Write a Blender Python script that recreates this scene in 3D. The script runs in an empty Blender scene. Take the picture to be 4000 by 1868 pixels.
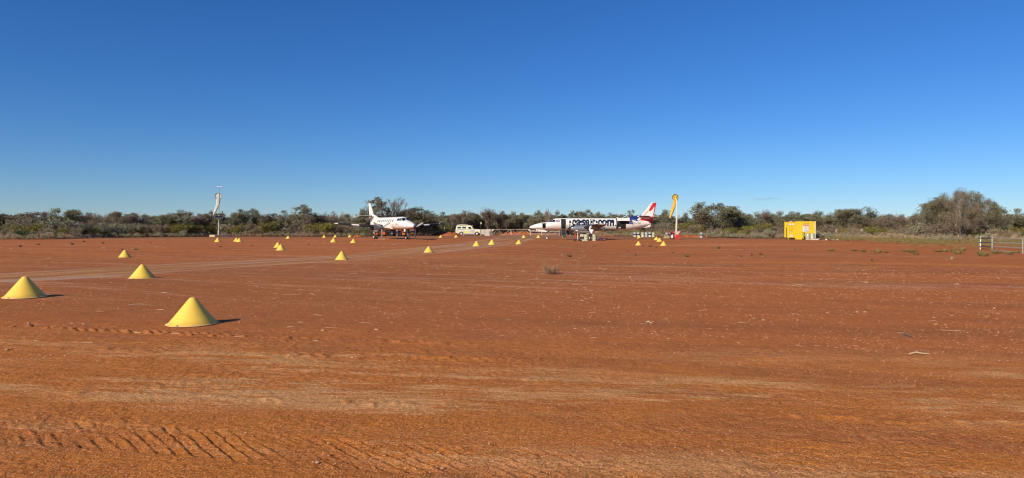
import bpy, bmesh, math, random
import numpy as np
from mathutils import Vector, Matrix
R = math.radians
SC = bpy.context.scene
COL = SC.collection
rng = random.Random(7)

# ------------------------------------------------------------------ camera, sky, sun, exposure
EYE = Vector((0.0, 0.0, 1.52))
FPX = 2660.0                       # focal length in pixels of the 4000 px wide photograph
PITCH = math.atan(40.0 / FPX)      # horizon stands 40 px above the centre line
cam_d = bpy.data.cameras.new('camera')
cam = bpy.data.objects.new('camera', cam_d)
COL.objects.link(cam)
cam.location = EYE
cam.rotation_euler = (R(90) - PITCH, 0, 0)
cam_d.sensor_width = 36.0
cam_d.lens = 36.0 * FPX / 4000.0
cam_d.clip_start = 0.05
cam_d.clip_end = 20000
SC.camera = cam

SUN_EL, SUN_AZ = R(28.5), R(43)    # sun stands behind the camera, to its left
sun_vec = Vector((-math.sin(SUN_AZ) * math.cos(SUN_EL), -math.cos(SUN_AZ) * math.cos(SUN_EL), math.sin(SUN_EL)))
world = bpy.data.worlds.new('World')
SC.world = world
world.use_nodes = True
wn = world.node_tree
wbg = wn.nodes['Background']
sky = wn.nodes.new('ShaderNodeTexSky')
sky.sky_type = 'NISHITA'
sky.sun_disc = False
sky.sun_elevation = SUN_EL
sky.sun_rotation = math.atan2(sun_vec.x, sun_vec.y)
sky.altitude = 300
sky.air_density = 1.0
sky.dust_density = 0.0
sky.ozone_density = 10.0
hsv = wn.nodes.new('ShaderNodeHueSaturation')
hsv.inputs['Saturation'].default_value = 1.10
hsv.inputs['Hue'].default_value = 0.507
wn.links.new(sky.outputs[0], hsv.inputs['Color'])
wn.links.new(hsv.outputs[0], wbg.inputs['Color'])
wbg.inputs['Strength'].default_value = 0.079
sun_d = bpy.data.lights.new('sun', 'SUN')
sun_d.energy = 3.9
sun_d.angle = R(0.53)
sun_d.color = (1.0, 0.885, 0.715)
sun = bpy.data.objects.new('sun', sun_d)
COL.objects.link(sun)
sun.rotation_euler = (-sun_vec).to_track_quat('-Z', 'Y').to_euler()
sun.location = sun_vec * 60
SC.view_settings.view_transform = 'Standard'
SC.view_settings.look = 'None'
SC.view_settings.gamma = 1.0
SC.view_settings.use_curve_mapping = False
SC.view_settings.exposure = 0.40
SC.render.engine = 'CYCLES'
SC.cycles.filter_width = 1.1
SC.cycles.max_bounces = 6
SC.cycles.transparent_max_bounces = 6

# ------------------------------------------------------------------ numeric helpers
def sstep(a, b, x):
    t = np.clip((np.asarray(x, float) - a) / (b - a), 0, 1)
    return t * t * (3 - 2 * t)

def _hash(ix, iy, seed):
    h = (ix.astype(np.int64) * 374761393 + iy.astype(np.int64) * 668265263 + seed * 974634777) & 0xFFFFFFFF
    h = ((h ^ (h >> 13)) * 1274126177) & 0xFFFFFFFF
    h = h ^ (h >> 16)
    return (h & 0xFFFFFF) / float(0xFFFFFF)

def vnoise(x, y, seed=0):
    x = np.asarray(x, float); y = np.asarray(y, float)
    xi = np.floor(x); yi = np.floor(y)
    fx = x - xi; fy = y - yi
    fx = fx * fx * (3 - 2 * fx); fy = fy * fy * (3 - 2 * fy)
    xi = xi.astype(np.int64); yi = yi.astype(np.int64)
    a = _hash(xi, yi, seed); b = _hash(xi + 1, yi, seed)
    c = _hash(xi, yi + 1, seed); d = _hash(xi + 1, yi + 1, seed)
    return (a + (b - a) * fx) * (1 - fy) + (c + (d - c) * fx) * fy

def fbm(x, y, seed=0, octs=4, gain=0.5):
    s = 0; a = 1.0; t = 0
    for o in range(octs):
        s = s + a * vnoise(x * 2 ** o + 17.3 * o, y * 2 ** o - 9.1 * o, seed + o)
        t += a; a *= gain
    return s / t

def streak(x, y, ang, la, lc, seed, octs=3):
    """noise drawn out along a direction: la metres long, lc metres wide"""
    ca, sa = math.cos(ang), math.sin(ang)
    return fbm((x * ca + y * sa) / la, (-x * sa + y * ca) / lc, seed, octs)

def polydist(x, y, pts):
    d = np.full(np.shape(x), 1e9)
    for (ax, ay), (bx, by) in zip(pts[:-1], pts[1:]):
        vx, vy = bx - ax, by - ay
        t = np.clip(((x - ax) * vx + (y - ay) * vy) / (vx * vx + vy * vy), 0, 1)
        d = np.minimum(d, np.hypot(x - ax - t * vx, y - ay - t * vy))
    return d

# ------------------------------------------------------------------ terrain
def lip_d(x, y):                     # signed distance beyond the edge of the graded strip
    return (x + 1.4) * 0.42 + (y - 38) * 0.907 + 0.5 * (vnoise(x * 0.25, y * 0.25, 5) - 0.5) + 0.25 * (vnoise(x * 0.9, y * 0.9, 6) - 0.5)

def tz(x, y):
    x = np.asarray(x, float); y = np.asarray(y, float)
    z = -0.26 * np.exp(-((y - 46) / 15) ** 2) * (1 - sstep(6, 18, x)) * sstep(-60, -20, x)
    z = z + 0.17 * np.exp(-((x + 12) / 5) ** 2 - ((y - 14) / 5) ** 2)
    z = z + 0.09 * np.exp(-((x + 16) / 14) ** 2 - ((y - 95) / 12) ** 2)
    z = z + 0.12 * sstep(105, 150, y)
    d = lip_d(x, y)
    fx = sstep(-1, 13, x)
    z = z - 0.50 * sstep(0, 4.5, d) * (1 - sstep(36, 56, d)) * fx
    z = z + 0.05 * np.exp(-((d + 0.45) / 0.5) ** 2) * fx
    return z

def tzf(x, y): return float(tz(np.array([x]), np.array([y]))[0])

def ray(px, py):
    v = Vector(((px - 2000) / FPX, 1.0, -(py - 934) / FPX))
    return Matrix.Rotation(-PITCH, 3, 'X') @ v

def ground_at(px, py):
    v = ray(px, py)
    v = v / v.y
    ys = np.arange(2.5, 420, 0.1)
    zr = EYE.z + v.z * ys
    below = zr < tz(v.x * ys, ys)
    i = int(np.argmax(below)) if below.any() else len(ys) - 1
    Y = float(ys[i])
    return Vector((v.x * Y, Y, tzf(v.x * Y, Y)))

def at_depth(px, Y):
    x = (px - 2000) / FPX * Y
    return Vector((x, Y, tzf(x, Y)))

def z_at(py, Y): return EYE.z - (py - 894) / FPX * Y

# ------------------------------------------------------------------ materials
def nd(t, kind, **kw):
    n = t.nodes.new(kind)
    for k, v in kw.items(): setattr(n, k, v)
    return n

MATS = {}
def mat(name, col, rough=0.6, metal=0.0, var=0.12, scale=6.0, bump=0.0, bscale=40, rnd=0.0, dirt=None, coat=0.0, spec=0.5, trans=0.0):
    if name in MATS: return MATS[name]
    m = bpy.data.materials.new(name); m.use_nodes = True
    t = m.node_tree; b = t.nodes['Principled BSDF']; L = t.links.new
    b.inputs['Roughness'].default_value = rough
    b.inputs['Metallic'].default_value = metal
    b.inputs['Specular IOR Level'].default_value = spec
    if coat: b.inputs['Coat Weight'].default_value = coat
    tc = nd(t, 'ShaderNodeTexCoord')
    n = nd(t, 'ShaderNodeTexNoise'); n.inputs['Scale'].default_value = scale; n.inputs['Detail'].default_value = 5
    L(tc.outputs['Object'], n.inputs['Vector'])
    mr = nd(t, 'ShaderNodeMapRange'); mr.inputs[1].default_value = 0.3; mr.inputs[2].default_value = 0.7
    mr.inputs[3].default_value = 1 - var; mr.inputs[4].default_value = 1 + var
    L(n.outputs['Fac'], mr.inputs[0])
    hs = nd(t, 'ShaderNodeHueSaturation'); hs.inputs['Color'].default_value = (*col, 1)
    L(mr.outputs[0], hs.inputs['Value'])
    out = hs.outputs[0]
    if rnd:
        oi = nd(t, 'ShaderNodeObjectInfo')
        m2 = nd(t, 'ShaderNodeMapRange'); m2.inputs[3].default_value = 1 - rnd; m2.inputs[4].default_value = 1 + rnd
        L(oi.outputs['Random'], m2.inputs[0])
        h2 = nd(t, 'ShaderNodeHueSaturation'); L(out, h2.inputs['Color']); L(m2.outputs[0], h2.inputs['Value'])
        m3 = nd(t, 'ShaderNodeMapRange'); m3.inputs[3].default_value = 0.5 - 0.006; m3.inputs[4].default_value = 0.5 + 0.006
        mu = nd(t, 'ShaderNodeMath', operation='FRACT'); ml = nd(t, 'ShaderNodeMath', operation='MULTIPLY'); ml.inputs[1].default_value = 7.31
        L(oi.outputs['Random'], ml.inputs[0]); L(ml.outputs[0], mu.inputs[0]); L(mu.outputs[0], m3.inputs[0]); L(m3.outputs[0], h2.inputs['Hue'])
        out = h2.outputs[0]
    if dirt:
        d = nd(t, 'ShaderNodeTexNoise'); d.inputs['Scale'].default_value = scale * 0.6; d.inputs['Detail'].default_value = 6
        L(tc.outputs['Object'], d.inputs['Vector'])
        dr = nd(t, 'ShaderNodeMapRange'); dr.inputs[1].default_value = 0.45; dr.inputs[2].default_value = 0.75; dr.inputs[4].default_value = dirt
        L(d.outputs['Fac'], dr.inputs[0])
        mx = nd(t, 'ShaderNodeMix', data_type='RGBA'); L(dr.outputs[0], mx.inputs[0]); L(out, mx.inputs[6]); mx.inputs[7].default_value = (0.30, 0.12, 0.06, 1)
        out = mx.outputs[2]
    L(out, b.inputs['Base Color'])
    if bump:
        bn = nd(t, 'ShaderNodeTexNoise'); bn.inputs['Scale'].default_value = bscale; bn.inputs['Detail'].default_value = 4
        L(tc.outputs['Object'], bn.inputs['Vector'])
        bp = nd(t, 'ShaderNodeBump'); bp.inputs['Strength'].default_value = 0.5; bp.inputs['Distance'].default_value = bump
        L(bn.outputs['Fac'], bp.inputs['Height']); L(bp.outputs[0], b.inputs['Normal'])
    if trans:
        tr = nd(t, 'ShaderNodeBsdfTranslucent'); L(out, tr.inputs['Color'])
        ms = nd(t, 'ShaderNodeMixShader'); ms.inputs[0].default_value = trans
        L(b.outputs[0], ms.inputs[1]); L(tr.outputs[0], ms.inputs[2])
        L(ms.outputs[0], t.nodes['Material Output'].inputs['Surface'])
    MATS[name] = m
    return m

def add_foot_dust(m, h, col, amt):
    t = m.node_tree; b = t.nodes['Principled BSDF']; L = t.links.new
    src = b.inputs['Base Color'].links[0].from_socket
    tc = nd(t, 'ShaderNodeTexCoord'); sx = nd(t, 'ShaderNodeSeparateXYZ'); L(tc.outputs['Object'], sx.inputs[0])
    n = nd(t, 'ShaderNodeTexNoise'); n.inputs['Scale'].default_value = 11; n.inputs['Detail'].default_value = 5; L(tc.outputs['Object'], n.inputs['Vector'])
    a = nd(t, 'ShaderNodeMath', operation='MULTIPLY_ADD'); L(n.outputs['Fac'], a.inputs[0]); a.inputs[1].default_value = -h * 1.6; L(sx.outputs['Z'], a.inputs[2])
    mr = nd(t, 'ShaderNodeMapRange'); mr.inputs[1].default_value = 0.15 * h; mr.inputs[2].default_value = -0.9 * h; mr.inputs[3].default_value = 0; mr.inputs[4].default_value = amt
    L(a.outputs[0], mr.inputs[0])
    mx = nd(t, 'ShaderNodeMix', data_type='RGBA'); L(mr.outputs[0], mx.inputs[0]); L(src, mx.inputs[6]); mx.inputs[7].default_value = (*col, 1)
    L(mx.outputs[2], b.inputs['Base Color'])
white = mat('white_paint', (0.80, 0.765, 0.69), 0.42, var=0.03, scale=2, dirt=0.08, spec=0.3)
offwhite = mat('cream_paint', (0.66, 0.58, 0.46), 0.5, var=0.08, scale=5, dirt=0.25)
black = mat('black_rubber', (0.02, 0.02, 0.022), 0.7, var=0.2)
tyre_m = mat('dusty_tyre', (0.035, 0.03, 0.028), 0.85, var=0.3, dirt=0.35)
dark = mat('dark_cavity', (0.018, 0.017, 0.017), 0.8)
glass = mat('dark_glass', (0.012, 0.016, 0.017), 0.08, var=0.05)
navy = mat('navy_paint', (0.008, 0.014, 0.055), 0.4, var=0.05)
blue = mat('blue_paint', (0.014, 0.034, 0.19), 0.4, var=0.05)
red = mat('red_paint', (0.62, 0.030, 0.038), 0.4, var=0.06, dirt=0.08)
steel = mat('bare_steel', (0.27, 0.275, 0.285), 0.42, metal=0.45, var=0.3, scale=3)
darksteel = mat('dark_steel', (0.10, 0.10, 0.11), 0.45, metal=0.5, var=0.2)
galv = mat('galvanised_steel', (0.33, 0.295, 0.235), 0.65, metal=0.0, var=0.12)
grey = mat('grey_paint', (0.34, 0.34, 0.33), 0.5, var=0.1)
palepaint = mat('pale_blade_paint', (0.55, 0.52, 0.42), 0.45, var=0.06)
yellow = mat('yellow_marker_paint', (0.93, 0.60, 0.092), 0.5, var=0.04, scale=3, dirt=0.07, rnd=0.03, spec=0.3)
add_foot_dust(yellow, 0.10, (0.46, 0.19, 0.06), 0.45)
yellow_c = mat('yellow_container_paint', (0.86, 0.60, 0.022), 0.5, var=0.05, scale=2, dirt=0.12)
yellow_s = mat('yellow_fabric', (0.90, 0.60, 0.085), 0.8, var=0.10, scale=3, trans=0.3)
white_s = mat('white_fabric', (0.82, 0.79, 0.71), 0.85, var=0.12, scale=3, dirt=0.15, trans=0.3)
lime = mat('lime_paint', (0.75, 0.82, 0.10), 0.4, var=0.04)
limepale = mat('pale_lime_paint', (0.82, 0.82, 0.55), 0.4, var=0.04)
orange = mat('orange_paint', (0.72, 0.15, 0.025), 0.45, var=0.1, dirt=0.15)
drumgreen = mat('pale_green_drum_paint', (0.44, 0.46, 0.29), 0.5, var=0.08, dirt=0.15, rnd=0.06)
drumgrey = mat('grey_drum_paint', (0.36, 0.38, 0.35), 0.5, var=0.1, dirt=0.15, rnd=0.06)
skin = mat('skin', (0.45, 0.24, 0.15), 0.55)
shirt = mat('white_shirt_cloth', (0.78, 0.76, 0.75), 0.85, var=0.05)
trouser = mat('dark_trouser_cloth', (0.016, 0.018, 0.03), 0.9)
hairm = mat('dark_hair', (0.025, 0.018, 0.012), 0.7)
brickm = mat('sandstone_block', (0.55, 0.40, 0.26), 0.85, var=0.18, scale=4, bump=0.01)
stonem = mat('pale_stone', (0.60, 0.34, 0.18), 0.85, var=0.3, scale=9, rnd=0.25, bump=0.01)
strawm = mat('dry_straw', (0.66, 0.50, 0.30), 0.8, var=0.25, scale=3)
barkm = mat('dark_bark', (0.14, 0.105, 0.08), 0.9, var=0.3, scale=5, rnd=0.2)
palebark = mat('pale_dead_bark', (0.30, 0.235, 0.175), 0.9, var=0.3, scale=5, rnd=0.2)
tanwood = mat('tan_board', (0.45, 0.33, 0.19), 0.8, var=0.2)
purple = mat('violet_tube_paint', (0.20, 0.13, 0.24), 0.45)
solar_m = mat('solar_cell', (0.010, 0.013, 0.030), 0.15, var=0.1)
fol = {
    'mulga': mat('grey_green_leaf', (0.25, 0.23, 0.135), 0.75, var=0.35, scale=1.4, rnd=0.16, trans=0.3, spec=0.2),
    'brown': mat('brown_grey_leaf', (0.265, 0.207, 0.14), 0.8, var=0.35, scale=1.4, rnd=0.16, trans=0.28, spec=0.2),
    'gum': mat('blue_green_leaf', (0.24, 0.236, 0.148), 0.7, var=0.35, scale=1.4, rnd=0.14, trans=0.18, spec=0.35),
    'sage': mat('sage_leaf', (0.3, 0.282, 0.18), 0.8, var=0.3, scale=2, rnd=0.14, trans=0.15, spec=0.3),
    'olive': mat('olive_leaf', (0.235, 0.205, 0.05), 0.75, var=0.35, scale=2, rnd=0.18, trans=0.2, spec=0.3),
    'dark': mat('dark_green_leaf', (0.085, 0.108, 0.030), 0.6, var=0.4, scale=2, rnd=0.15, trans=0.15, spec=0.4),
    'tan': mat('dry_brush_leaf', (0.265, 0.205, 0.13), 0.85, var=0.3, scale=2, rnd=0.18, trans=0.1, spec=0.2),
    'straw': mat('pale_straw_leaf', (0.47, 0.355, 0.2), 0.85, var=0.25, scale=3, rnd=0.2, trans=0.15, spec=0.2),
    'spinifex': mat('spinifex_leaf', (0.275, 0.215, 0.08), 0.8, var=0.35, scale=4, rnd=0.2, trans=0.15, spec=0.3),
    'twig': mat('grey_twig', (0.36, 0.23, 0.135), 0.9, var=0.3, scale=3, rnd=0.15, spec=0.2),
}

# ------------------------------------------------------------------ mesh builders
def mesh_np(name, V, F, smooth=False):
    """V (n,3); F (m,k) array of faces with k corners each"""
    me = bpy.data.meshes.new(name)
    V = np.asarray(V, np.float32); F = np.asarray(F, np.int32)
    me.vertices.add(len(V)); me.vertices.foreach_set('co', V.ravel())
    k = F.shape[1]
    me.loops.add(F.size); me.loops.foreach_set('vertex_index', F.ravel())
    me.polygons.add(len(F))
    me.polygons.foreach_set('loop_start', np.arange(0, F.size, k, dtype=np.int32))
    me.polygons.foreach_set('loop_total', np.full(len(F), k, np.int32))
    if smooth: me.polygons.foreach_set('use_smooth', np.ones(len(F), bool))
    me.update(calc_edges=True)
    return me

def link(name, me, m=None, parent=None, loc=None):
    o = bpy.data.objects.new(name, me); COL.objects.link(o)
    if m is not None and me is not None and len(me.materials) == 0: me.materials.append(m)
    if parent: o.parent = parent
    if loc is not None: o.location = loc
    return o

class MB:
    def __init__(s): s.v = []; s.f = []; s.sm = []
    def add(s, V, F, smooth=False):
        b = len(s.v); s.v += [tuple(p) for p in V]
        s.f += [tuple(i + b for i in q) for q in F]; s.sm += [smooth] * len(F)
        return s
    def box(s, c, d, M=None):
        x, y, z = [k / 2 for k in d]
        V = [Vector((a * x, b * y, e * z)) for a in (-1, 1) for b in (-1, 1) for e in (-1, 1)]
        if M is not None: V = [M @ p for p in V]
        V = [p + Vector(c) for p in V]
        return s.add(V, [(0, 1, 3, 2), (4, 6, 7, 5), (0, 4, 5, 1), (2, 3, 7, 6), (0, 2, 6, 4), (1, 5, 7, 3)])
    def bar(s, p, q, r, r2=None, n=8, smooth=True):
        p = Vector(p); q = Vector(q); r2 = r if r2 is None else r2
        a = (q - p).normalized(); u = a.orthogonal().normalized(); w = a.cross(u)
        V = []
        for c, rr in ((p, r), (q, r2)):
            for i in range(n):
                t = 2 * math.pi * i / n
                V.append(c + (u * math.cos(t) + w * math.sin(t)) * rr)
        F = [(i, (i + 1) % n, n + (i + 1) % n, n + i) for i in range(n)]
        s.add(V, F, smooth)
        s.add(V[:n], [tuple(reversed(range(n)))]); s.add(V[n:], [tuple(range(n))])
        return s
    def lathe(s, prof, n=24, M=None, smooth=True, cap=True):
        """prof: (radius, height) pairs turned round z"""
        V = []; M = M or Matrix.Identity(4)
        for r, z in prof:
            for i in range(n):
                t = 2 * math.pi * i / n
                V.append(M @ Vector((r * math.cos(t), r * math.sin(t), z)))
        F = []
        for k in range(len(prof) - 1):
            for i in range(n):
                j = (i + 1) % n
                F.append((k * n + i, k * n + j, (k + 1) * n + j, (k + 1) * n + i))
        s.add(V, F, smooth)
        if cap and prof[0][0] > 1e-4: s.add(V[:n], [tuple(reversed(range(n)))])
        if cap and prof[-1][0] > 1e-4: s.add(V[-n:], [tuple(range(n))])
        return s
    def prism(s, poly, y0, y1, M=None):
        """polygon in x,z pushed from y0 to y1"""
        n = len(poly)
        V = [Vector((x, y0, z)) for x, z in poly] + [Vector((x, y1, z)) for x, z in poly]
        if M is not None: V = [M @ p for p in V]
        F = [tuple(range(n)), tuple(reversed(range(n, 2 * n)))]
        F += [(i, n + i, n + (i + 1) % n, (i + 1) % n) for i in range(n)]
        return s.add(V, F)
    def loft(s, rings, smooth=True, cap=True):
        n = len(rings[0]); V = [p for r in rings for p in r]
        F = [(k * n + i, k * n + (i + 1) % n, (k + 1) * n + (i + 1) % n, (k + 1) * n + i) for k in range(len(rings) - 1) for i in range(n)]
        s.add(V, F, smooth)
        if cap:
            s.add(V[:n], [tuple(reversed(range(n)))]); s.add(V[-n:], [tuple(range(n))])
        return s
    def mesh(s, name):
        me = bpy.data.meshes.new(name); me.from_pydata(s.v, [], s.f)
        me.polygons.foreach_set('use_smooth', s.sm); me.update()
        bm = bmesh.new(); bm.from_mesh(me); bmesh.ops.recalc_face_normals(bm, faces=bm.faces); bm.to_mesh(me); bm.free()
        return me
    def build(s, name, m, parent=None, bevel=0.0, loc=None):
        o = link(name, s.mesh(name), m, parent, loc)
        if bevel:
            bv = o.modifiers.new('bevel', 'BEVEL'); bv.width = bevel; bv.segments = 2; bv.limit_method = 'ANGLE'; bv.angle_limit = R(40)
        return o

def tag(o, label=None, cat=None, group=None, kind=None):
    if label: o['label'] = label
    if cat: o['category'] = cat
    if group: o['group'] = group
    if kind: o['kind'] = kind
    return o

def thing(name, label, cat, loc=(0, 0, 0), rz=0.0, group=None):
    o = bpy.data.objects.new(name, None); COL.objects.link(o)
    o.empty_display_size = 0.3
    o.location = loc; o.rotation_euler = (0, 0, rz)
    return tag(o, label, cat, group)

def dup(root, loc, rz=0.0, label=None, scale=None):
    r = root.copy(); COL.objects.link(r); r.location = loc; r.rotation_euler = (0, 0, rz)
    if label: r['label'] = label
    if scale is not None: r.scale = scale
    for ch in list(root.children):
        c = ch.copy(); COL.objects.link(c); c.parent = r
        for g in list(ch.children):
            d = g.copy(); COL.objects.link(d); d.parent = c
    return r

def text_polys(txt, shear=0.0, bold=0.0):
    cu = bpy.data.curves.new('t', 'FONT'); cu.body = txt; cu.shear = shear; cu.offset = bold; cu.resolution_u = 4
    o = bpy.data.objects.new('t', cu); COL.objects.link(o)
    dg = bpy.context.evaluated_depsgraph_get(); dg.update()
    me = bpy.data.meshes.new_from_object(o.evaluated_get(dg))
    V = [(v.co.x, v.co.y) for v in me.vertices]; F = [tuple(p.vertices) for p in me.polygons]
    bpy.data.objects.remove(o); bpy.data.curves.remove(cu); bpy.data.meshes.remove(me)
    return V, F

def fit(V, x0, x1, z0, z1, keep=None):
    xs = [p[0] for p in V]; zs = [p[1] for p in V]
    a, b = min(xs), max(xs); c, d = (min(zs), max(zs)) if keep is None else keep
    return [(x0 + (x - a) / (b - a) * (x1 - x0), z0 + (z - c) / (d - c) * (z1 - z0)) for x, z in V]

def flat_text(name, txt, x0, x1, z0, z1, y, m, parent, bold=0.0, th=0.004):
    """lettering standing in an x,z plane, facing -y"""
    V, F = text_polys(txt, 0, bold)
    V = fit(V, x0, x1, z0, z1)
    me = bpy.data.meshes.new(name); me.from_pydata([(x, y - th, z) for x, z in V], [], F); me.update()
    return link(name, me, m, parent)

# ------------------------------------------------------------------ ground
ROAD = [(-34, 2), (-22, 13.5), (-15.8, 20.5), (-11.2, 37), (-7.5, 52), (-2.8, 68), (0.2, 100), (1.6, 142), (2, 190)]
def build_ground():
    half = 46.0
    fine = np.radians(np.arange(-half, half + 1e-6, 0.14))
    coarse = np.radians(np.linspace(half, 360 - half, 76)[1:-1])
    th = np.concatenate([fine, coarse])
    r = [0.02, 0.4, 0.9, 1.5, 2.1, 2.6, 3.0, 3.3]
    while r[-1] < 46: r.append(r[-1] * 1.0040)
    while r[-1] < 210: r.append(r[-1] * 1.012)
    while r[-1] < 9000: r.append(r[-1] * 1.1)
    r = np.array(r)
    RR, TT = np.meshgrid(r, th, indexing='ij')
    X = RR * np.sin(TT); Y = RR * np.cos(TT)
    Z = tz(X, Y)
    near = 1 - sstep(26, 46, RR)
    front = (np.cos(TT) > 0.6)
    q = Y + 0.14 * X
    # general small relief
    Z = Z + near * (0.014 * (fbm(X * 1.3, Y * 1.3, 11, 4) - 0.5) + 0.010 * (fbm(X * 6, Y * 6, 12, 3) - 0.5))
    Z = Z + 0.05 * (fbm(X * 0.12, Y * 0.12, 13, 3) - 0.5) * sstep(20, 60, RR) * (1 - sstep(200, 400, RR))
    rough = sstep(0.40, 0.62, fbm(X * 0.5 + 3, Y * 1.4, 14, 3))
    Z = Z + near * rough * 0.016 * (fbm(X * 19, Y * 19, 15, 2) - 0.5) * (1 - sstep(9, 15, RR))
    rough2 = np.exp(-((q - 4.9) / 0.75) ** 2) * (1 - sstep(-0.5, 2.5, X)) * sstep(0.35, 0.55, fbm(X * 0.9 + 9, Y * 2.0, 17, 2))
    Z = Z + rough2 * (0.012 * (fbm(X * 16, Y * 24, 18, 2) - 0.5) + 0.009 * (vnoise(X * 48, Y * 60, 19) - 0.5))
    # raked streaks left by the grader
    Z = Z + near * 0.012 * (streak(X, Y, R(-10), 1.6, 0.10, 16, 3) - 0.5) * sstep(5.4, 6.2, q)
    # tyre tread bands with slanted lug prints
    def tread(x0, y0, dx, dy, w, pitch, slant, amp, seed, s0, s1):
        L = math.hypot(dx, dy); ux, uy = dx / L, dy / L
        s = (X - x0) * ux + (Y - y0) * uy
        t = -(X - x0) * uy + (Y - y0) * ux + 0.05 * (vnoise(s * 0.8, s * 0, seed) - 0.5) * 2
        m = (1 - sstep(w * 0.75, w, np.abs(t))) * sstep(s0, s0 + 0.6, s) * (1 - sstep(s1 - 1.5, s1, s))
        ph = (s + slant * t + 0.05 * (fbm(X * 4, Y * 4, seed + 1, 2) - 0.5)) / pitch
        f = ph - np.floor(ph)
        lug = 0.25 * np.sin(2 * np.pi * f) - 1.0 * np.exp(-((f - 0.5) / 0.085) ** 2) + 0.7 * np.exp(-((f - 0.33) / 0.09) ** 2)
        br = sstep(0.30, 0.58, fbm(X * 4.5, Y * 4.5, seed + 2, 3)) * (0.5 + fbm(X * 26, Y * 26, seed + 3, 2))
        crumb = 0.6 * (fbm(X * 30, Y * 30, seed + 4, 2) - 0.5)
        return m, m * (lug * br + crumb) * amp
    m1, h1 = tread(-3.8, 5.16, 2.1, -0.44, 0.33, 0.150, 1.3, 0.0085, 21, -1.5, 6.0)
    m2, h2 = tread(-7.7, 10.35, 5.6, -1.1, 0.15, 0.17, 1.1, 0.030, 25, -1.2, 4.6)
    m3, h3 = tread(-3.0, 9.45, 6.0, -1.05, 0.09, 0.15, 0.7, 0.010, 29, -1.0, 7.0)
    Z = Z + h1 + h2 + h3 - 0.004 * m1
    # little windrows of clods thrown up by the blade
    for (x0, y0, x1, y1, w, a, sd) in ((-8, 10.4, 3.0, 8.2, 0.10, 0.016, 31), (1.0, 9.0, 9.0, 6.9, 0.16, 0.016, 33), (-6.2, 8.65, 2, 7.6, 0.12, 0.014, 35), (-4, 6.25, 7, 4.9, 0.12, 0.012, 37)):
        d = polydist(X, Y, [(x0, y0), (x1, y1)])
        cl = sstep(0.42, 0.75, fbm(X * 9, Y * 9, sd, 2)) * sstep(0.3, 0.6, fbm(X * 0.9, Y * 0.9, sd + 1, 2))
        Z = Z + np.exp(-(d / w) ** 2) * a * cl * 1.5
    droad = polydist(X, Y, ROAD) + 0.8 * (fbm(X * 0.35, Y * 0.35, 41, 3) - 0.5)
    rw = 2.3 + 0.012 * Y
    road = 1 - sstep(rw * 0.75, rw * 1.15, droad)
    rut = np.sin(droad * 4.2 + 2.5 * fbm(X * 0.3, Y * 0.3, 43, 2))
    Z = Z + road * 0.016 * rut * (1 - sstep(40, 80, RR))
    # ---- soil colour
    def C(*c): return np.array(c)
    red_ = C(0.440, 0.142, 0.044); orange_ = C(0.470, 0.160, 0.036); tan_ = C(0.60, 0.315, 0.130)
    dull = C(0.325, 0.116, 0.046); pale = C(0.55, 0.275, 0.15); greyp = C(0.49, 0.33, 0.24); pink = C(0.440, 0.140, 0.051)
    def mix(a, b, t): return a * (1 - t[..., None]) + b * t[..., None]
    base = np.broadcast_to(red_, X.shape + (3,)).copy()
    wob = 1.2 * (fbm(X * 0.6, Y * 0.6, 51, 3) - 0.5)
    base = mix(base, orange_, 0.12 + 0.88 * (1 - sstep(6.6, 11.0, q + wob)))
    base = mix(base, dull, 0.45 * sstep(8.5, 11, q) * (1 - sstep(-6, 9, X)) * (1 - sstep(30, 45, RR)))  # left side dulled: browner soil, and sun-angle shading put into the colour
    sN = streak(X, Y, R(-8), 2.6, 0.35, 52, 4)
    sF = streak(X, Y, R(-12), 9.0, 1.1, 53, 4)
    base = mix(base, dull, 0.75 * sstep(0.48, 0.68, sF) * sstep(9, 12, q))
    base = mix(base, dull, 0.45 * sstep(0.50, 0.70, streak(X, Y, R(-15), 1.6, 0.5, 54, 3)) * (1 - sstep(9, 12, q)))
    fine_ = 0.5 * fbm(X * 2.2, Y * 9, 55, 3) + 0.5 * streak(X, Y, R(-9), 0.30, 0.035, 59, 2)
    patch = fbm(X * 0.45 + 5, Y * 1.1, 65, 3)
    band = np.exp(-((q - 7.2 + wob * 0.6) / 1.25) ** 2) * sstep(0.30, 0.62, patch) + 1.0 * np.exp(-((q - 5.9 + wob * 0.5) / 0.42) ** 2) * sstep(0.25, 0.55, patch) + 0.6 * np.exp(-((q - 4.5) / 0.3) ** 2)
    base = mix(base, tan_, np.clip(band, 0, 1) * sstep(0.43, 0.585, 0.5 * sN + 0.5 * fine_) * 0.85)
    s2 = streak(X, Y, R(-24.8), 7.0, 0.5, 56, 4)
    base = mix(base, pale, 0.50 * sstep(0.54, 0.68, 0.75 * s2 + 0.25 * streak(X, Y, R(-22), .8, .08, 64, 2)) * sstep(12, 18, RR) * (1 - sstep(55, 75, RR)))
    d = lip_d(X, Y)
    fx = sstep(-1, 13, X)
    base = mix(base, orange_ * 1.12, 0.6 * np.exp(-((d + 0.6) / 0.7) ** 2) * fx)
    base = mix(base, pink, sstep(0.5, 4, d) * (1 - sstep(13, 17, d)) * fx * 0.85)
    farr = sstep(45, 70, Y)
    s3 = streak(X, Y, R(-2), 22, 1.6, 57, 4)
    base = mix(base, pink, farr * 0.5)
    base = mix(base, pale, 0.55 * farr * sstep(0.56, 0.74, s3))
    base = mix(base, orange_, 0.4 * farr * sstep(0.52, 0.7, streak(X, Y, R(3), 18, 2.4, 58, 3)))
    rs = fbm(droad * 1.7, (X + Y) * 0.05, 60, 3)
    rs2 = fbm(droad * 5.5 + 3, (X + Y) * 0.09, 63, 3)
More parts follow.
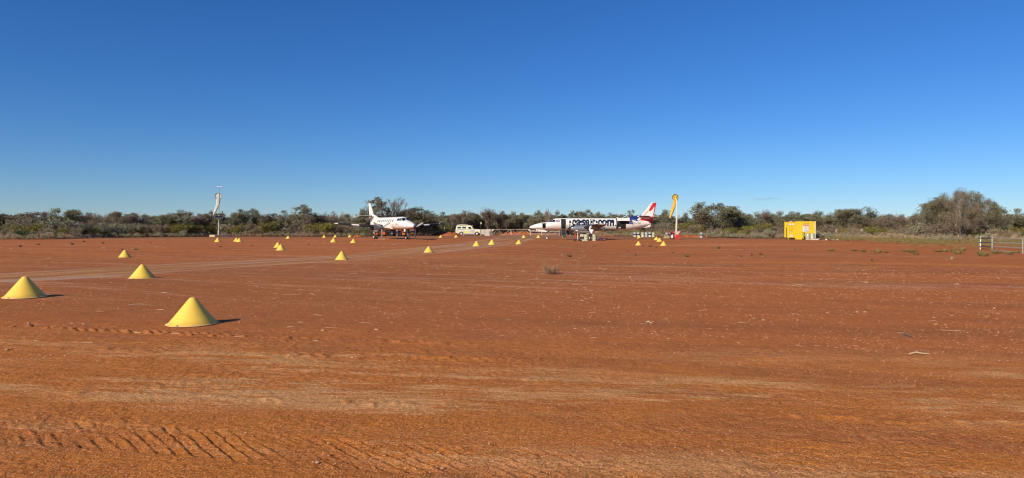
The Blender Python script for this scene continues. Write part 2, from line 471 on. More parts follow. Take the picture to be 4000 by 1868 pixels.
    base = mix(base, tan_ * 0.85, road * (0.25 + 0.5 * sstep(0.42, 0.62, rs2)))
    base = mix(base, greyp, road * sstep(0.52, 0.68, rs) * 0.7)
    base = mix(base, dull, road * sstep(0.55, 0.7, fbm(droad * 2.6 + 7, (X + Y) * 0.08, 61, 3)) * 0.6)
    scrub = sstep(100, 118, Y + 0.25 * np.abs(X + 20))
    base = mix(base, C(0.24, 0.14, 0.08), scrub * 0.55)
    base = base * (0.90 + 0.2 * fbm(X * 3.5, Y * 3.5, 62, 4))[..., None]
    nr, nt = RR.shape
    V = np.stack([X, Y, Z], -1).reshape(-1, 3)
    i = np.arange(nr - 1)[:, None]; j = np.arange(nt)[None, :]
    a = i * nt + j; b = i * nt + (j + 1) % nt
    F = np.stack([a, b, b + nt, a + nt], -1).reshape(-1, 4)[:, ::-1]
    me = mesh_np('ground', V, F, True)
    ca = me.color_attributes.new('soil', 'FLOAT_COLOR', 'POINT')
    buf = np.ones((len(V), 4), np.float32); buf[:, :3] = np.clip(base.reshape(-1, 3), 0, 1)
    ca.data.foreach_set('color', buf.ravel())
    m = bpy.data.materials.new('red_soil'); m.use_nodes = True
    t = m.node_tree; bs = t.nodes['Principled BSDF']; L = t.links.new
    bs.inputs['Roughness'].default_value = 0.95; bs.inputs['Specular IOR Level'].default_value = 0.04
    at = nd(t, 'ShaderNodeVertexColor', layer_name='soil')
    ge = nd(t, 'ShaderNodeNewGeometry')
    out = at.outputs[0]
    for sc, lo, hi in ((55, 0.62, 1.38), (14, 0.84, 1.16), (150, 0.75, 1.25)):
        n = nd(t, 'ShaderNodeTexNoise'); n.inputs['Scale'].default_value = sc; n.inputs['Detail'].default_value = 3
        L(ge.outputs['Position'], n.inputs['Vector'])
        mr = nd(t, 'ShaderNodeMapRange'); mr.inputs[1].default_value = 0.28; mr.inputs[2].default_value = 0.72; mr.inputs[3].default_value = lo; mr.inputs[4].default_value = hi
        L(n.outputs['Fac'], mr.inputs[0])
        h = nd(t, 'ShaderNodeHueSaturation'); L(out, h.inputs['Color']); L(mr.outputs[0], h.inputs['Value']); out = h.outputs[0]
    # grit: paler grains, and dark specks painting in the shade of small pits
    for sc, cut, colr, amt in ((95, 0.80, (0.72, 0.44, 0.25, 1), 0.75), (60, 0.84, (0.14, 0.045, 0.02, 1), 0.7)):
        vo = nd(t, 'ShaderNodeTexVoronoi'); vo.inputs['Scale'].default_value = sc
        L(ge.outputs['Position'], vo.inputs['Vector'])
        sp = nd(t, 'ShaderNodeSeparateColor'); L(vo.outputs['Color'], sp.inputs[0])
        c1 = nd(t, 'ShaderNodeMath', operation='GREATER_THAN'); c1.inputs[1].default_value = cut; L(sp.outputs[0], c1.inputs[0])
        c2 = nd(t, 'ShaderNodeMapRange'); c2.inputs[1].default_value = 0.45; c2.inputs[2].default_value = 0.25; c2.inputs[3].default_value = 0; c2.inputs[4].default_value = amt
        L(vo.outputs['Distance'], c2.inputs[0])
        mu = nd(t, 'ShaderNodeMath', operation='MULTIPLY'); L(c1.outputs[0], mu.inputs[0]); L(c2.outputs[0], mu.inputs[1])
        mx = nd(t, 'ShaderNodeMix', data_type='RGBA'); L(mu.outputs[0], mx.inputs[0]); L(out, mx.inputs[6]); mx.inputs[7].default_value = colr; out = mx.outputs[2]
    L(out, bs.inputs['Base Color'])
    prev = None
    for sc, dist, st_ in ((24, 0.020, 0.6), (85, 0.009, 0.8)):
        n1 = nd(t, 'ShaderNodeTexNoise'); n1.inputs['Scale'].default_value = sc; n1.inputs['Detail'].default_value = 3
        L(ge.outputs['Position'], n1.inputs['Vector'])
        bp = nd(t, 'ShaderNodeBump'); bp.inputs['Strength'].default_value = st_; bp.inputs['Distance'].default_value = dist
        L(n1.outputs['Fac'], bp.inputs['Height'])
        if prev: L(prev, bp.inputs['Normal'])
        prev = bp.outputs[0]
    L(prev, bs.inputs['Normal'])
    me.materials.append(m)
    o = link('ground', me); tag(o, kind='structure')
    return o
build_ground()

def mound(px, py, w, h, dp, seed):
    c = ground_at(px, py)
    n, k = 40, 16
    u, v = np.meshgrid(np.linspace(-1, 1, n), np.linspace(-1, 1, k), indexing='ij')
    X = u * w / 2; Y = v * dp / 2
    e = np.clip(1 - (u ** 2 + v ** 2), 0, 1)
    wx, wy = X + c.x, Y + c.y + dp / 2
    Z = tz(wx, wy) - 0.05 + h * e ** 0.7 * (0.45 + 0.9 * fbm(wx * 0.8, wy * 0.8, seed, 4))
    V = np.stack([wx, wy, Z], -1).reshape(-1, 3)
    i = np.arange(n - 1)[:, None]; j = np.arange(k - 1)[None, :]
    a = i * k + j
    F = np.stack([a, a + k, a + k + 1, a + 1], -1).reshape(-1, 4)
    o = link('dirt_mound', mesh_np('dirt_mound', V, F, True), mat('mound_soil', (0.37, 0.115, 0.042), 0.95, var=0.4, scale=2.5, bump=0.25, bscale=3, spec=0.04))
    tag(o, kind='structure')
for i, a in enumerate([(1755, 922, 4.0, .75, 3), (1722, 921, 4.5, .8, 3), (1790, 920, 5.0, .85, 3), (2030, 919, 10, 0.9, 4), (2150, 919, 8, 0.6, 4), (2330, 922, 4.6, 1.3, 3), (2385, 924, 3.0, 0.6, 3),
                       (2665, 928, 6, 0.55, 3), (2708, 928, 5, 0.5, 3), (2772, 928.5, 4.6, 0.62, 3), (1395, 926, 2.2, 0.4, 2.5), (2850, 929, 7, 0.3, 4)]):
    mound(a[0], a[1], a[2], a[3], a[4], 70 + i)

# ------------------------------------------------------------------ vegetation
nr_ = np.random.default_rng(3)
def leaf_quads(C, size, asp=0.5, up=0.3, g=None):
    """one bent-free quad per centre, turned at random"""
    g = g or nr_
    n = len(C)
    a = g.normal(size=(n, 3)); a[:, 2] = a[:, 2] * 0.8 + up; a /= np.linalg.norm(a, axis=1)[:, None]
    b = g.normal(size=(n, 3)); b = np.cross(a, b); b /= np.linalg.norm(b, axis=1)[:, None]
    s = (size * g.uniform(0.6, 1.4, n))[:, None]
    a = a * s * 0.5; b = b * s * 0.5 * asp
    V = np.stack([C - a, C + b * 0.9, C + a, C - b], 1).reshape(-1, 3)
    return V, np.arange(4 * n).reshape(-1, 4)

def grow(seed, stems, spread, depth, H, fork=(2, 3), twig=0.012, droop=0.0, r0=0.10, lenr=0.72):
    g = random.Random(seed)
    segs = []; tips = []
    def rec(p, d, ln, r, k):
        q = p + d * ln
        r2 = max(twig, r * 0.68)
        mid = (p + q) / 2 + Vector((g.uniform(-1, 1), g.uniform(-1, 1), 0)) * ln * 0.08
        segs.append((p, mid, r, (r + r2) / 2)); segs.append((mid, q, (r + r2) / 2, r2))
        if k == 0:
            tips.append(q); return
        if k <= 2: tips.append(mid)
        for _ in range(g.randint(*fork)):
            dd = (d + Vector((g.gauss(0, 1), g.gauss(0, 1), g.gauss(0.25, 0.5) - droop)) * 0.50).normalized()
            rec(q, dd, ln * lenr * g.uniform(0.8, 1.2), r2, k - 1)
    for i in range(stems):
        a = 2 * math.pi * (i + g.uniform(-0.3, 0.3)) / stems
        s = spread * g.uniform(0.6, 1.2)
        d = Vector((math.cos(a) * math.sin(s), math.sin(a) * math.sin(s), math.cos(s)))
        rec(Vector((math.cos(a) * 0.05, math.sin(a) * 0.05, -0.1)), d, H * 0.34 * g.uniform(0.85, 1.15), r0, depth)
    return segs, tips

def tree_meshes(name, seed, H, W, stems, spread, depth, leaf, per, clump, lf, bark, fork=(2, 3), twig=0.012, droop=0.0, keep=1.0, asp=0.5, dome=0.0):
    segs, tips = grow(seed, stems, spread, depth, H, fork, twig, droop)
    T = np.array([list(p) for p in tips]); top = T[:, 2].max() + clump * 0.6; wid = 2 * np.percentile(np.hypot(T[:, 0], T[:, 1]), 92) + clump
    S = np.array([W / wid, W / wid, H / top])
    mb = MB()
    def warp(p):
        p = np.array(p) * S
        if dome:
            rr = min(1.2, math.hypot(p[0], p[1]) / (0.5 * W)); p[2] = min(p[2] * (1 + 0.28 * dome * (1 - rr)), H * (1.0 - 0.52 * rr ** 2.2))
            if rr > 0.95: p[:2] *= 0.95 / rr
        return Vector(p)
    for p, q, a, b in segs:
        mb.bar(warp(p), warp(q) + Vector((0, 0, 1e-3)), a, b, n=5 if a > 0.04 else 3)
    tr = mb.mesh(name + '_trunk'); tr.materials.append(bark)
    g = np.random.default_rng(seed)
    T = T * S
    if dome:
        rr = np.clip(np.hypot(T[:, 0], T[:, 1]) / (0.5 * W), 0, 1.2)
        T[:, 2] = np.minimum(T[:, 2] * (1 + 0.28 * dome * (1 - rr)), H * (1.0 - 0.52 * rr ** 2.2))
        low = T[g.integers(0, len(T), len(T) // 2)].copy(); low[:, 2] *= g.uniform(0.45, 0.8, len(low)); low[:, :2] *= 0.95
        T = np.concatenate([T, low])
    T = T[g.random(len(T)) < keep]
    if len(T) and per:
        cs = clump * g.uniform(0.6, 1.3, len(T))
        C = np.repeat(T, per, 0) + np.clip(g.normal(size=(len(T) * per, 3)), -1.5, 1.5) * np.repeat(cs, per)[:, None] * np.array([0.5, 0.5, 0.34])
        V, F = leaf_quads(C, leaf, asp, 0.5, g)
        cr = mesh_np(name + '_crown', V, F)
    else:
        cr = mesh_np(name + '_crown', np.zeros((4, 3)), np.array([[0, 1, 2, 3]]))
    cr.materials.append(lf)
    return tr, cr, H, W

def shrub_meshes(name, seed, H, W, n, leaf, lf, lumps=9, flat=0.0, asp=0.5, up=0.4, stalk=barkm):
    g = np.random.default_rng(seed)
    a = g.uniform(0, 2 * math.pi, lumps); rr = np.sqrt(g.uniform(0, 1, lumps)) * 0.36 * W
    L = np.stack([rr * np.cos(a), rr * np.sin(a), H * (0.30 + 0.42 * g.uniform(0.2, 1, lumps) * (1 - (rr / (0.5 * W)) ** 2))], 1)
    rad = g.uniform(0.16, 0.26, lumps) * W
    k = g.integers(0, lumps, n)
    d = g.normal(size=(n, 3)); d /= np.linalg.norm(d, axis=1)[:, None]
    C = L[k] + d * (rad[k] * g.uniform(0.35, 1.05, n))[:, None] * np.array([1, 1, 0.85 * H / W * 1.3 if H < W else 1.0])
    C[:, 2] = np.clip(C[:, 2], 0.02 * H, None)
    V, F = leaf_quads(C, leaf, asp, up, g)
    V[:, 2] *= H / max(V[:, 2].max(), 1e-3)
    cr = mesh_np(name + '_foliage', V, F); cr.materials.append(lf)
    mb = MB()
    for i in range(lumps):
        mb.bar((0.04 * math.cos(i), 0.04 * math.sin(i), -0.08), L[i], 0.022, 0.010, n=4)
    st = mb.mesh(name + '_stems'); st.materials.append(stalk)
    return st, cr, H, W

def tuft_meshes(name, seed, H, W, n, lf, wid=0.02, lean=0.6, base=0.30):
    g = np.random.default_rng(seed)
    a = g.uniform(0, 2 * math.pi, n); rb = np.sqrt(g.uniform(0, 1, n)) * W * base
    B = np.stack([rb * np.cos(a), rb * np.sin(a), np.full(n, -0.03)], 1)
    a2 = a + g.normal(0, 0.5, n); ln = g.uniform(0.55, 1.1, n)
    sp = np.sqrt(g.uniform(0, 1, n)); T = B + np.stack([np.cos(a2) * W * 0.32 * ln * lean * sp, np.sin(a2) * W * 0.32 * ln * lean * sp, H * ln * np.sqrt(np.clip(1.05 - 0.75 * sp ** 2, 0.1, 1))], 1)
    p = np.stack([-np.sin(a2), np.cos(a2), np.zeros(n)], 1) * wid
    V = np.stack([B - p, B + p, T + p * 0.15, T - p * 0.15], 1).reshape(-1, 3)
    cr = mesh_np(name, V, np.arange(4 * n).reshape(-1, 4)); cr.materials.append(lf)
    return cr

LIB = {}
LIB['mulga'] = [tree_meshes('mulga', 100 + i, 5.2, 4.6, 2 + i % 3, R(30), 3, 0.18, 105, 0.66, fol['mulga'], barkm, (2, 3)) for i in range(6)]
LIB['brown'] = [tree_meshes('brown_mulga', 200 + i, 4.8, 4.8, 3 + i % 2, R(38), 3, 0.165, 80, 0.66, fol['brown'], palebark, (2, 3)) for i in range(4)]
LIB['gum'] = [tree_meshes('open_tree', 300 + i, 5.6, 4.2, 2 + i % 2, R(26), 3, 0.18, 85, 0.55, fol['gum'], barkm, (2, 3), keep=0.75) for i in range(4)]
LIB['bare'] = [tree_meshes('bare_tree', 400 + i, 5.0, 4.2, 4, R(30), 4, 0.14, 9, 0.35, fol['brown'], palebark, (2, 3), twig=0.011, keep=0.5) for i in range(3)]
LIB['mulga_big'] = [tree_meshes('great_tree', 451, 6.6, 10.0, 4, R(40), 4, 0.125, 125, 0.76, fol['mulga'], barkm, (2, 3), dome=1.0)]
LIB['bare_big'] = [tree_meshes('browned_tree', 462, 6.0, 6.6, 5, R(36), 4, 0.10, 78, 0.54, fol['brown'], palebark, (2, 3), twig=0.016, dome=1.0)]
SHR = {}
SHR['sage'] = [shrub_meshes('sage_shrub', 500 + i, 2.6, 3.6, 1500, 0.20, fol['sage'], 12) for i in range(4)]
SHR['olive'] = [shrub_meshes('olive_shrub', 520 + i, 2.4, 3.4, 1500, 0.18, fol['olive'], 12, asp=0.4) for i in range(4)]
SHR['dark'] = [shrub_meshes('dark_shrub', 540 + i, 1.6, 2.2, 900, 0.17, fol['dark'], 9, asp=0.6) for i in range(3)]
SHR['tan'] = [shrub_meshes('dry_shrub', 560 + i, 1.8, 2.8, 1100, 0.22, fol['tan'], 10, asp=0.22, stalk=palebark) for i in range(4)]
SHR['brown'] = [shrub_meshes('brown_shrub', 580 + i, 3.0, 3.6, 1500, 0.20, fol['brown'], 12, asp=0.45, stalk=palebark) for i in range(3)]

LANDMARKS = [(150, 'the scrub edge at far left', 1), (660, 'the small low rail panel', 0), (853, 'the white windsock', 0), (1190, 'the tall open tree', 1), (1530, 'the plain white aircraft', 0), (1815, 'the yellow-green vehicle', 0),
             (1975, 'the farm gates', 1), (2250, "the lettered aircraft's cabin", 0), (2550, "the red tail fin", 0), (2650, 'the yellow windsock', 0), (2800, 'the lone banded drum', 0), (3140, 'the yellow container', 0), (3420, 'the low gap', 0), (3740, 'the great spreading tree', 0), (3930, 'the pale rail panel', 0)]
ORD = ['', 'second ', 'third ', 'fourth ', 'fifth ', 'sixth ', 'seventh ', 'eighth ', 'ninth ', 'tenth ', 'eleventh ', 'twelfth ', 'thirteenth ', 'fourteenth ', 'fifteenth ', 'sixteenth ', 'seventeenth ', 'eighteenth ']
def edge_y(px):       # distance of the scrub's front edge for a photo column
    return float(np.interp(px, [-300, 0, 200, 300, 430, 700, 850, 1000, 1300, 1420, 1500, 1700, 2000, 2350, 2480, 2640, 2900, 3080, 3300, 3450, 3600, 3800, 4000, 4300], [98, 95, 98, 106, 116, 121, 129, 126, 126, 128, 132, 138, 158, 128, 126, 124, 108, 106, 96, 86, 79, 76, 74, 70]))
PLANTED = []                 # (object, px, description, category)
def plant(kind, px, top, wpx, Y, lib, nm, parts, desc, cat, group, seed, minh=0.4):
    Y = max(Y, edge_y(px) + 1.5); c = at_depth(px, Y)
    H = max(minh, z_at(top, Y) - c.z); W = wpx / FPX * Y * ({'mulga': 1.35, 'gum': 1.45, 'brown': 1.3}.get(kind if nm.endswith('tree') else '', 1.1) if wpx < 140 else 1.0)
    tr, cr, h0, w0 = lib[seed % len(lib)]
    e = thing(nm, desc, cat, c, random.Random(seed * 7 + 1).uniform(0, 6.28), group)
    e.scale = (W / w0, W / w0, H / h0)
    a = link(parts[0], tr, None, e); b = link(parts[1], cr, None, e)
    PLANTED.append((e, px, desc, cat, H, Y))
    return e

TREE_DESC = {'mulga': 'grey-green bushy tree', 'brown': 'brownish twiggy tree', 'gum': 'open-crowned leafy tree', 'bare': 'bare grey-branched tree'}
# px, top y, width px, kind, distance
TREES = [(18, 826, 95, 'mulga', 118), (88, 826, 100, 'brown', 120), (150, 825, 90, 'mulga', 122), (208, 824, 80, 'brown', 119), (262, 811, 84, 'mulga', 117), (330, 827, 86, 'brown', 124),
    (362, 823, 40, 'bare', 128), (418, 822, 105, 'brown', 122), (466, 824, 60, 'mulga', 127), (522, 827, 86, 'brown', 122), (588, 838, 55, 'gum', 128), (646, 830, 74, 'mulga', 126), (720, 819, 84, 'gum', 126), (778, 833, 60, 'brown', 130),
    (824, 821, 66, 'mulga', 132), (888, 811, 86, 'gum', 134), (940, 823, 60, 'mulga', 134), (985, 811, 46, 'gum', 138), (1022, 821, 56, 'mulga', 136), (1090, 818, 62, 'gum', 138), (1138, 834, 46, 'mulga', 140), (1192, 796, 74, 'gum', 136),
    (1196, 838, 66, 'brown', 132), (1240, 833, 52, 'mulga', 142), (1268, 822, 40, 'bare', 138), (1312, 828, 46, 'bare', 140), (1344, 824, 40, 'bare', 142), (1392, 833, 60, 'mulga', 140), (1432, 806, 60, 'gum', 136), (1480, 766, 74, 'gum', 131), (1552, 760, 108, 'bare', 130),
    (1500, 812, 60, 'bare', 138), (1628, 805, 125, 'mulga', 130), (1580, 826, 70, 'brown', 136), (1690, 834, 52, 'brown', 142), (1742, 823, 54, 'gum', 148), (1770, 836, 44, 'bare', 150), (1802, 819, 66, 'brown', 152), (1846, 826, 50, 'mulga', 156), (1880, 826, 44, 'brown', 158),
    (1906, 811, 60, 'brown', 154), (1962, 821, 62, 'brown', 156), (2008, 826, 58, 'mulga', 158), (2040, 829, 42, 'mulga', 160), (2078, 848, 48, 'mulga', 156), (2108, 818, 34, 'gum', 156), (2146, 814, 46, 'bare', 154), (2148, 824, 50, 'brown', 156), (2192, 824, 44, 'mulga', 158),
    (2250, 822, 50, 'mulga', 158), (2300, 815, 56, 'mulga', 156), (2336, 825, 40, 'mulga', 158), (2376, 842, 46, 'mulga', 160), (2412, 829, 58, 'mulga', 150), (2472, 817, 32, 'gum', 150), (2502, 817, 32, 'gum', 152), (2552, 836, 40, 'mulga', 148), (2605, 815, 54, 'mulga', 140),
    (2652, 828, 54, 'brown', 138), (2700, 820, 52, 'gum', 138), (2738, 822, 40, 'mulga', 132), (2800, 788, 132, 'mulga', 118), (2868, 816, 60, 'mulga', 122), (2908, 826, 62, 'mulga', 128), (2966, 820, 84, 'brown', 126), (3012, 832, 50, 'gum', 130), (3062, 826, 66, 'mulga', 124), (3122, 824, 74, 'mulga', 122), (3172, 836, 50, 'brown', 124),
    (3208, 821, 62, 'mulga', 120), (3262, 826, 60, 'mulga', 116), (3316, 806, 108, 'mulga', 112), (3372, 838, 50, 'brown', 112), (3424, 832, 84, 'mulga', 112), (3474, 832, 56, 'mulga', 114), (3502, 826, 36, 'bare', 108), (3536, 829, 54, 'gum', 110), (3582, 838, 60, 'mulga', 102),
    (3640, 790, 110, 'gum', 88), (3742, 746, 290, 'mulga', 84), (3752, 752, 150, 'bare', 79), (3880, 806, 120, 'mulga', 92), (3918, 808, 70, 'gum', 94), (3956, 836, 70, 'mulga', 96), (3990, 842, 60, 'brown', 94),
    (55, 835, 90, 'mulga', 128), (300, 836, 80, 'brown', 132), (560, 842, 80, 'brown', 132), (690, 842, 70, 'brown', 130), (850, 838, 70, 'brown', 138), (1060, 842, 66, 'brown', 142), (1160, 846, 60, 'brown', 146), (1290, 844, 60, 'brown', 146), (1460, 832, 70, 'brown', 142), (1720, 846, 60, 'mulga', 158),
    (2220, 842, 60, 'brown', 164), (2280, 844, 60, 'brown', 164), (2450, 846, 60, 'brown', 158), (2580, 840, 50, 'brown', 146), (2840, 838, 60, 'brown', 134), (2940, 842, 60, 'brown', 134), (3040, 844, 60, 'brown', 132), (3240, 842, 60, 'brown', 126), (3400, 846, 60, 'brown', 120), (3560, 850, 60, 'brown', 110), (3600, 820, 70, 'brown', 96),
    (-40, 828, 100, 'mulga', 118), (-110, 822, 110, 'brown', 116), (-190, 820, 100, 'mulga', 118), (4050, 832, 100, 'mulga', 92), (4130, 820, 110, 'brown', 94), (4220, 826, 100, 'mulga', 96)]
fr = random.Random(41)
for px in list(range(30, 1420, 76)) + list(range(1432, 3560, 50)):
    TREES.append((px + fr.randint(-14, 14), fr.randint(832, 845), fr.randint(80, 120), fr.choice(['mulga', 'mulga', 'brown', 'gum']), edge_y(px) + fr.uniform(14, 26)))
TREES += [(3822, 768, 165, 'mulga', 86), (3668, 778, 150, 'mulga', 87)]
for i, (px, top, w, k, Y) in enumerate(TREES):
    lk = k + '_big' if w > 140 else k
    plant(k, px, top, w, Y, LIB[lk], {'mulga': 'mulga_tree', 'brown': 'twiggy_tree', 'gum': 'open_tree', 'bare': 'bare_tree'}[k], ('trunk', 'crown'), TREE_DESC[k], 'tree', 'trees of the scrub behind the airstrip', i)

SH_DESC = {'sage': 'silvery sage-coloured shrub', 'olive': 'olive-green shrub', 'dark': 'dark green low shrub', 'tan': 'dry tan bush', 'brown': 'brown twiggy shrub'}
SHRUBS = [(75, 852, 120, 'sage', 110), (30, 868, 80, 'olive', 106), (75, 872, 90, 'olive', 104), (150, 866, 74, 'olive', 104), (228, 846, 120, 'sage', 108), (140, 858, 70, 'sage', 112), (180, 862, 70, 'sage', 107), (285, 858, 90, 'sage', 109),
    (60, 894, 60, 'olive', 99), (78, 896, 50, 'dark', 97), (112, 900, 58, 'dark', 97), (12, 890, 60, 'brown', 101), (220, 906, 34, 'dark', 101), (320, 892, 46, 'dark', 101), (300, 884, 60, 'tan', 103), (365, 882, 60, 'olive', 105), (250, 880, 60, 'olive', 104), (340, 860, 80, 'brown', 112), (400, 864, 80, 'sage', 112),
    (404, 902, 40, 'dark', 102), (440, 866, 70, 'sage', 110), (430, 888, 60, 'tan', 105), (480, 868, 80, 'sage', 112), (530, 866, 80, 'sage', 113), (520, 886, 60, 'olive', 108), (560, 884, 60, 'olive', 108), (470, 890, 60, 'tan', 106), (570, 902, 28, 'dark', 106), (600, 868, 70, 'tan', 113), (640, 872, 80, 'brown', 114), (690, 900, 42, 'dark', 104),
    (610, 886, 60, 'tan', 111), (735, 888, 40, 'dark', 111), (670, 876, 70, 'olive', 115), (705, 868, 90, 'olive', 116), (760, 872, 80, 'olive', 118), (735, 864, 60, 'dark', 120), (820, 872, 70, 'olive', 120), (870, 868, 66, 'sage', 122), (900, 872, 70, 'tan', 122), (935, 874, 72, 'olive', 122), (860, 890, 50, 'tan', 123), (980, 864, 64, 'tan', 126), (1020, 872, 60, 'brown', 124), (1050, 856, 94, 'olive', 124), (1075, 874, 50, 'dark', 122),
    (1000, 888, 60, 'tan', 123), (1130, 866, 60, 'brown', 128), (1115, 884, 50, 'tan', 124), (1170, 876, 70, 'tan', 125), (1240, 866, 110, 'olive', 125), (1280, 864, 90, 'olive', 127), (1200, 888, 70, 'tan', 123), (1300, 888, 70, 'tan', 124), (1340, 872, 70, 'brown', 127), (1360, 858, 70, 'brown', 132), (1300, 870, 40, 'dark', 128), (1380, 886, 60, 'tan', 126), (1410, 868, 60, 'sage', 130), (1420, 896, 50, 'olive', 126),
    (1450, 880, 70, 'brown', 136), (1500, 872, 70, 'brown', 140), (1560, 870, 80, 'brown', 140), (1610, 876, 80, 'brown', 138), (1650, 870, 80, 'brown', 138), (1640, 892, 60, 'brown', 132), (1700, 876, 60, 'olive', 142), (1690, 894, 60, 'tan', 136), (1740, 880, 60, 'olive', 146), (1735, 898, 40, 'tan', 140), (1770, 872, 60, 'brown', 150),
    (1820, 866, 70, 'brown', 156), (1870, 866, 60, 'olive', 158), (1920, 870, 60, 'olive', 160), (1960, 872, 60, 'brown', 160), (2000, 876, 60, 'olive', 160), (2040, 874, 60, 'brown', 160), (2090, 872, 60, 'brown', 158), (2130, 872, 60, 'tan', 158), (2200, 876, 60, 'brown', 158), (2260, 878, 60, 'brown', 158), (2330, 880, 60, 'brown', 158),
    (2380, 900, 60, 'sage', 130), (2420, 902, 60, 'olive', 130), (2460, 898, 60, 'olive', 132), (2500, 892, 60, 'olive', 134), (2420, 876, 60, 'brown', 144), (2480, 874, 60, 'brown', 144), (2540, 868, 60, 'brown', 140), (2560, 878, 70, 'brown', 134), (2570, 900, 46, 'olive', 128), (2590, 888, 60, 'tan', 130), (2600, 866, 80, 'brown', 134), (2640, 872, 70, 'brown', 130), (2690, 862, 90, 'olive', 128), (2720, 872, 80, 'brown', 124), (2755, 878, 80, 'olive', 120),
    (2660, 892, 60, 'brown', 126), (2780, 880, 50, 'tan', 118), (2800, 888, 40, 'tan', 112), (2840, 888, 56, 'olive', 112), (2862, 880, 60, 'olive', 114), (2890, 868, 70, 'brown', 120), (2930, 876, 70, 'olive', 116), (2985, 864, 86, 'olive', 114), (3010, 890, 50, 'sage', 106), (2960, 886, 60, 'brown', 113), (3040, 880, 60, 'brown', 114), (3060, 864, 60, 'brown', 118), (2900, 894, 50, 'olive', 111), (2975, 914, 30, 'sage', 104),
    (3210, 876, 70, 'brown', 110), (3260, 872, 70, 'brown', 110), (3220, 864, 60, 'tan', 116), (3300, 884, 60, 'olive', 106), (3330, 880, 60, 'tan', 104), (3350, 864, 60, 'brown', 108), (3400, 870, 80, 'olive', 104), (3450, 884, 70, 'olive', 98), (3370, 896, 60, 'tan', 96), (3440, 902, 60, 'tan', 92), (3500, 870, 70, 'dark', 100), (3520, 884, 70, 'tan', 94), (3560, 868, 80, 'olive', 98), (3590, 898, 46, 'dark', 88), (3640, 886, 70, 'tan', 86), (3690, 880, 80, 'tan', 84), (3560, 906, 60, 'tan', 87),
    (3620, 908, 70, 'tan', 84), (3700, 904, 60, 'brown', 82), (3750, 900, 60, 'tan', 80), (3810, 886, 70, 'olive', 80), (3850, 876, 80, 'olive', 84), (3880, 886, 90, 'olive', 82), (3940, 880, 100, 'olive', 84), (3830, 908, 40, 'dark', 78), (3985, 884, 80, 'olive', 84), (3970, 902, 80, 'dark', 80), (3440, 928, 40, 'sage', 80), (3545, 928, 42, 'sage', 77), (3580, 932, 40, 'sage', 76), (3480, 906, 60, 'brown', 92),
    (3650, 860, 120, 'brown', 82), (3720, 868, 110, 'brown', 80), (3790, 858, 120, 'brown', 81), (3850, 850, 120, 'sage', 85), (3600, 862, 100, 'sage', 86), (4060, 870, 110, 'olive', 84), (4150, 880, 100, 'brown', 80), (-60, 866, 120, 'sage', 104), (-150, 874, 120, 'olive', 102)]
for i, (px, top, w, k, Y) in enumerate(SHRUBS):
    plant(k, px, top, w, Y, SHR[k], {'sage': 'sage_shrub', 'olive': 'olive_shrub', 'dark': 'dark_shrub', 'tan': 'dry_shrub', 'brown': 'brown_shrub'}[k], ('stems', 'foliage'), SH_DESC[k], 'shrub', 'shrubs of the scrub edge', 300 + i)

# the unclipped depth of the bush: too dense to count, one mass each
def mass(name, spots, lib_fn, m):
    V = []; F = []; b = 0
    for (x, y, s, sh, rot, k) in spots:
        v, f = lib_fn[k % len(lib_fn)]
        c, sn = math.cos(rot), math.sin(rot)
        w = np.stack([(v[:, 0] * c - v[:, 1] * sn) * s + x, (v[:, 0] * sn + v[:, 1] * c) * s + y, v[:, 2] * sh], 1)
        V.append(w); F.append(f + b); b += len(w)
    V = np.concatenate(V); V[:, 2] += np.repeat(tz(np.array([s[0] for s in spots]), np.array([s[1] for s in spots])), [len(lib_fn[s[5] % len(lib_fn)][0]) for s in spots])
    o = link(name, mesh_np(name, V, np.concatenate(F)), m)
    return tag(o, kind='stuff')
def clump_lib(n, size, H, W, seeds, asp=0.5, lumps=8):
    out = []
    for s in seeds:
        st, cr, h, w = shrub_meshes('tmp', s, H, W, n, size, None, lumps, asp=asp)
        V = np.zeros(len(cr.vertices) * 3, np.float32); cr.vertices.foreach_get('co', V); V = V.reshape(-1, 3)
        out.append((V, np.arange(len(V)).reshape(-1, 4)))
        bpy.data.meshes.remove(cr); bpy.data.meshes.remove(st)
    return out
g_ = np.random.default_rng(11)
far = []
for i in range(520):
    y = g_.uniform(165, 330); x = g_.uniform(-0.95, 0.95) * y
    far.append((x, y, g_.uniform(0.8, 1.3), g_.uniform(0.85, 1.3), g_.uniform(0, 6.3), i))
tag(mass('woodland', far, clump_lib(300, 0.42, 4.6, 5.2, (61, 62, 63), 0.6), fol['mulga']), 'low grey-green woodland filling the distance behind the trees', 'woodland')
ug = []
for i in range(620):
    px = g_.uniform(-350, 4350); y0 = edge_y(px); y = y0 + g_.uniform(2, 34)
    ug.append(((px - 2000) / FPX * y, y, g_.uniform(0.7, 1.4), g_.uniform(0.6, 1.4), g_.uniform(0, 6.3), i))
tag(mass('undergrowth', ug, clump_lib(420, 0.17, 1.3, 2.4, (71, 72, 73), 0.3, 8), fol['tan']), 'dry tangled undergrowth between the shrubs', 'undergrowth')

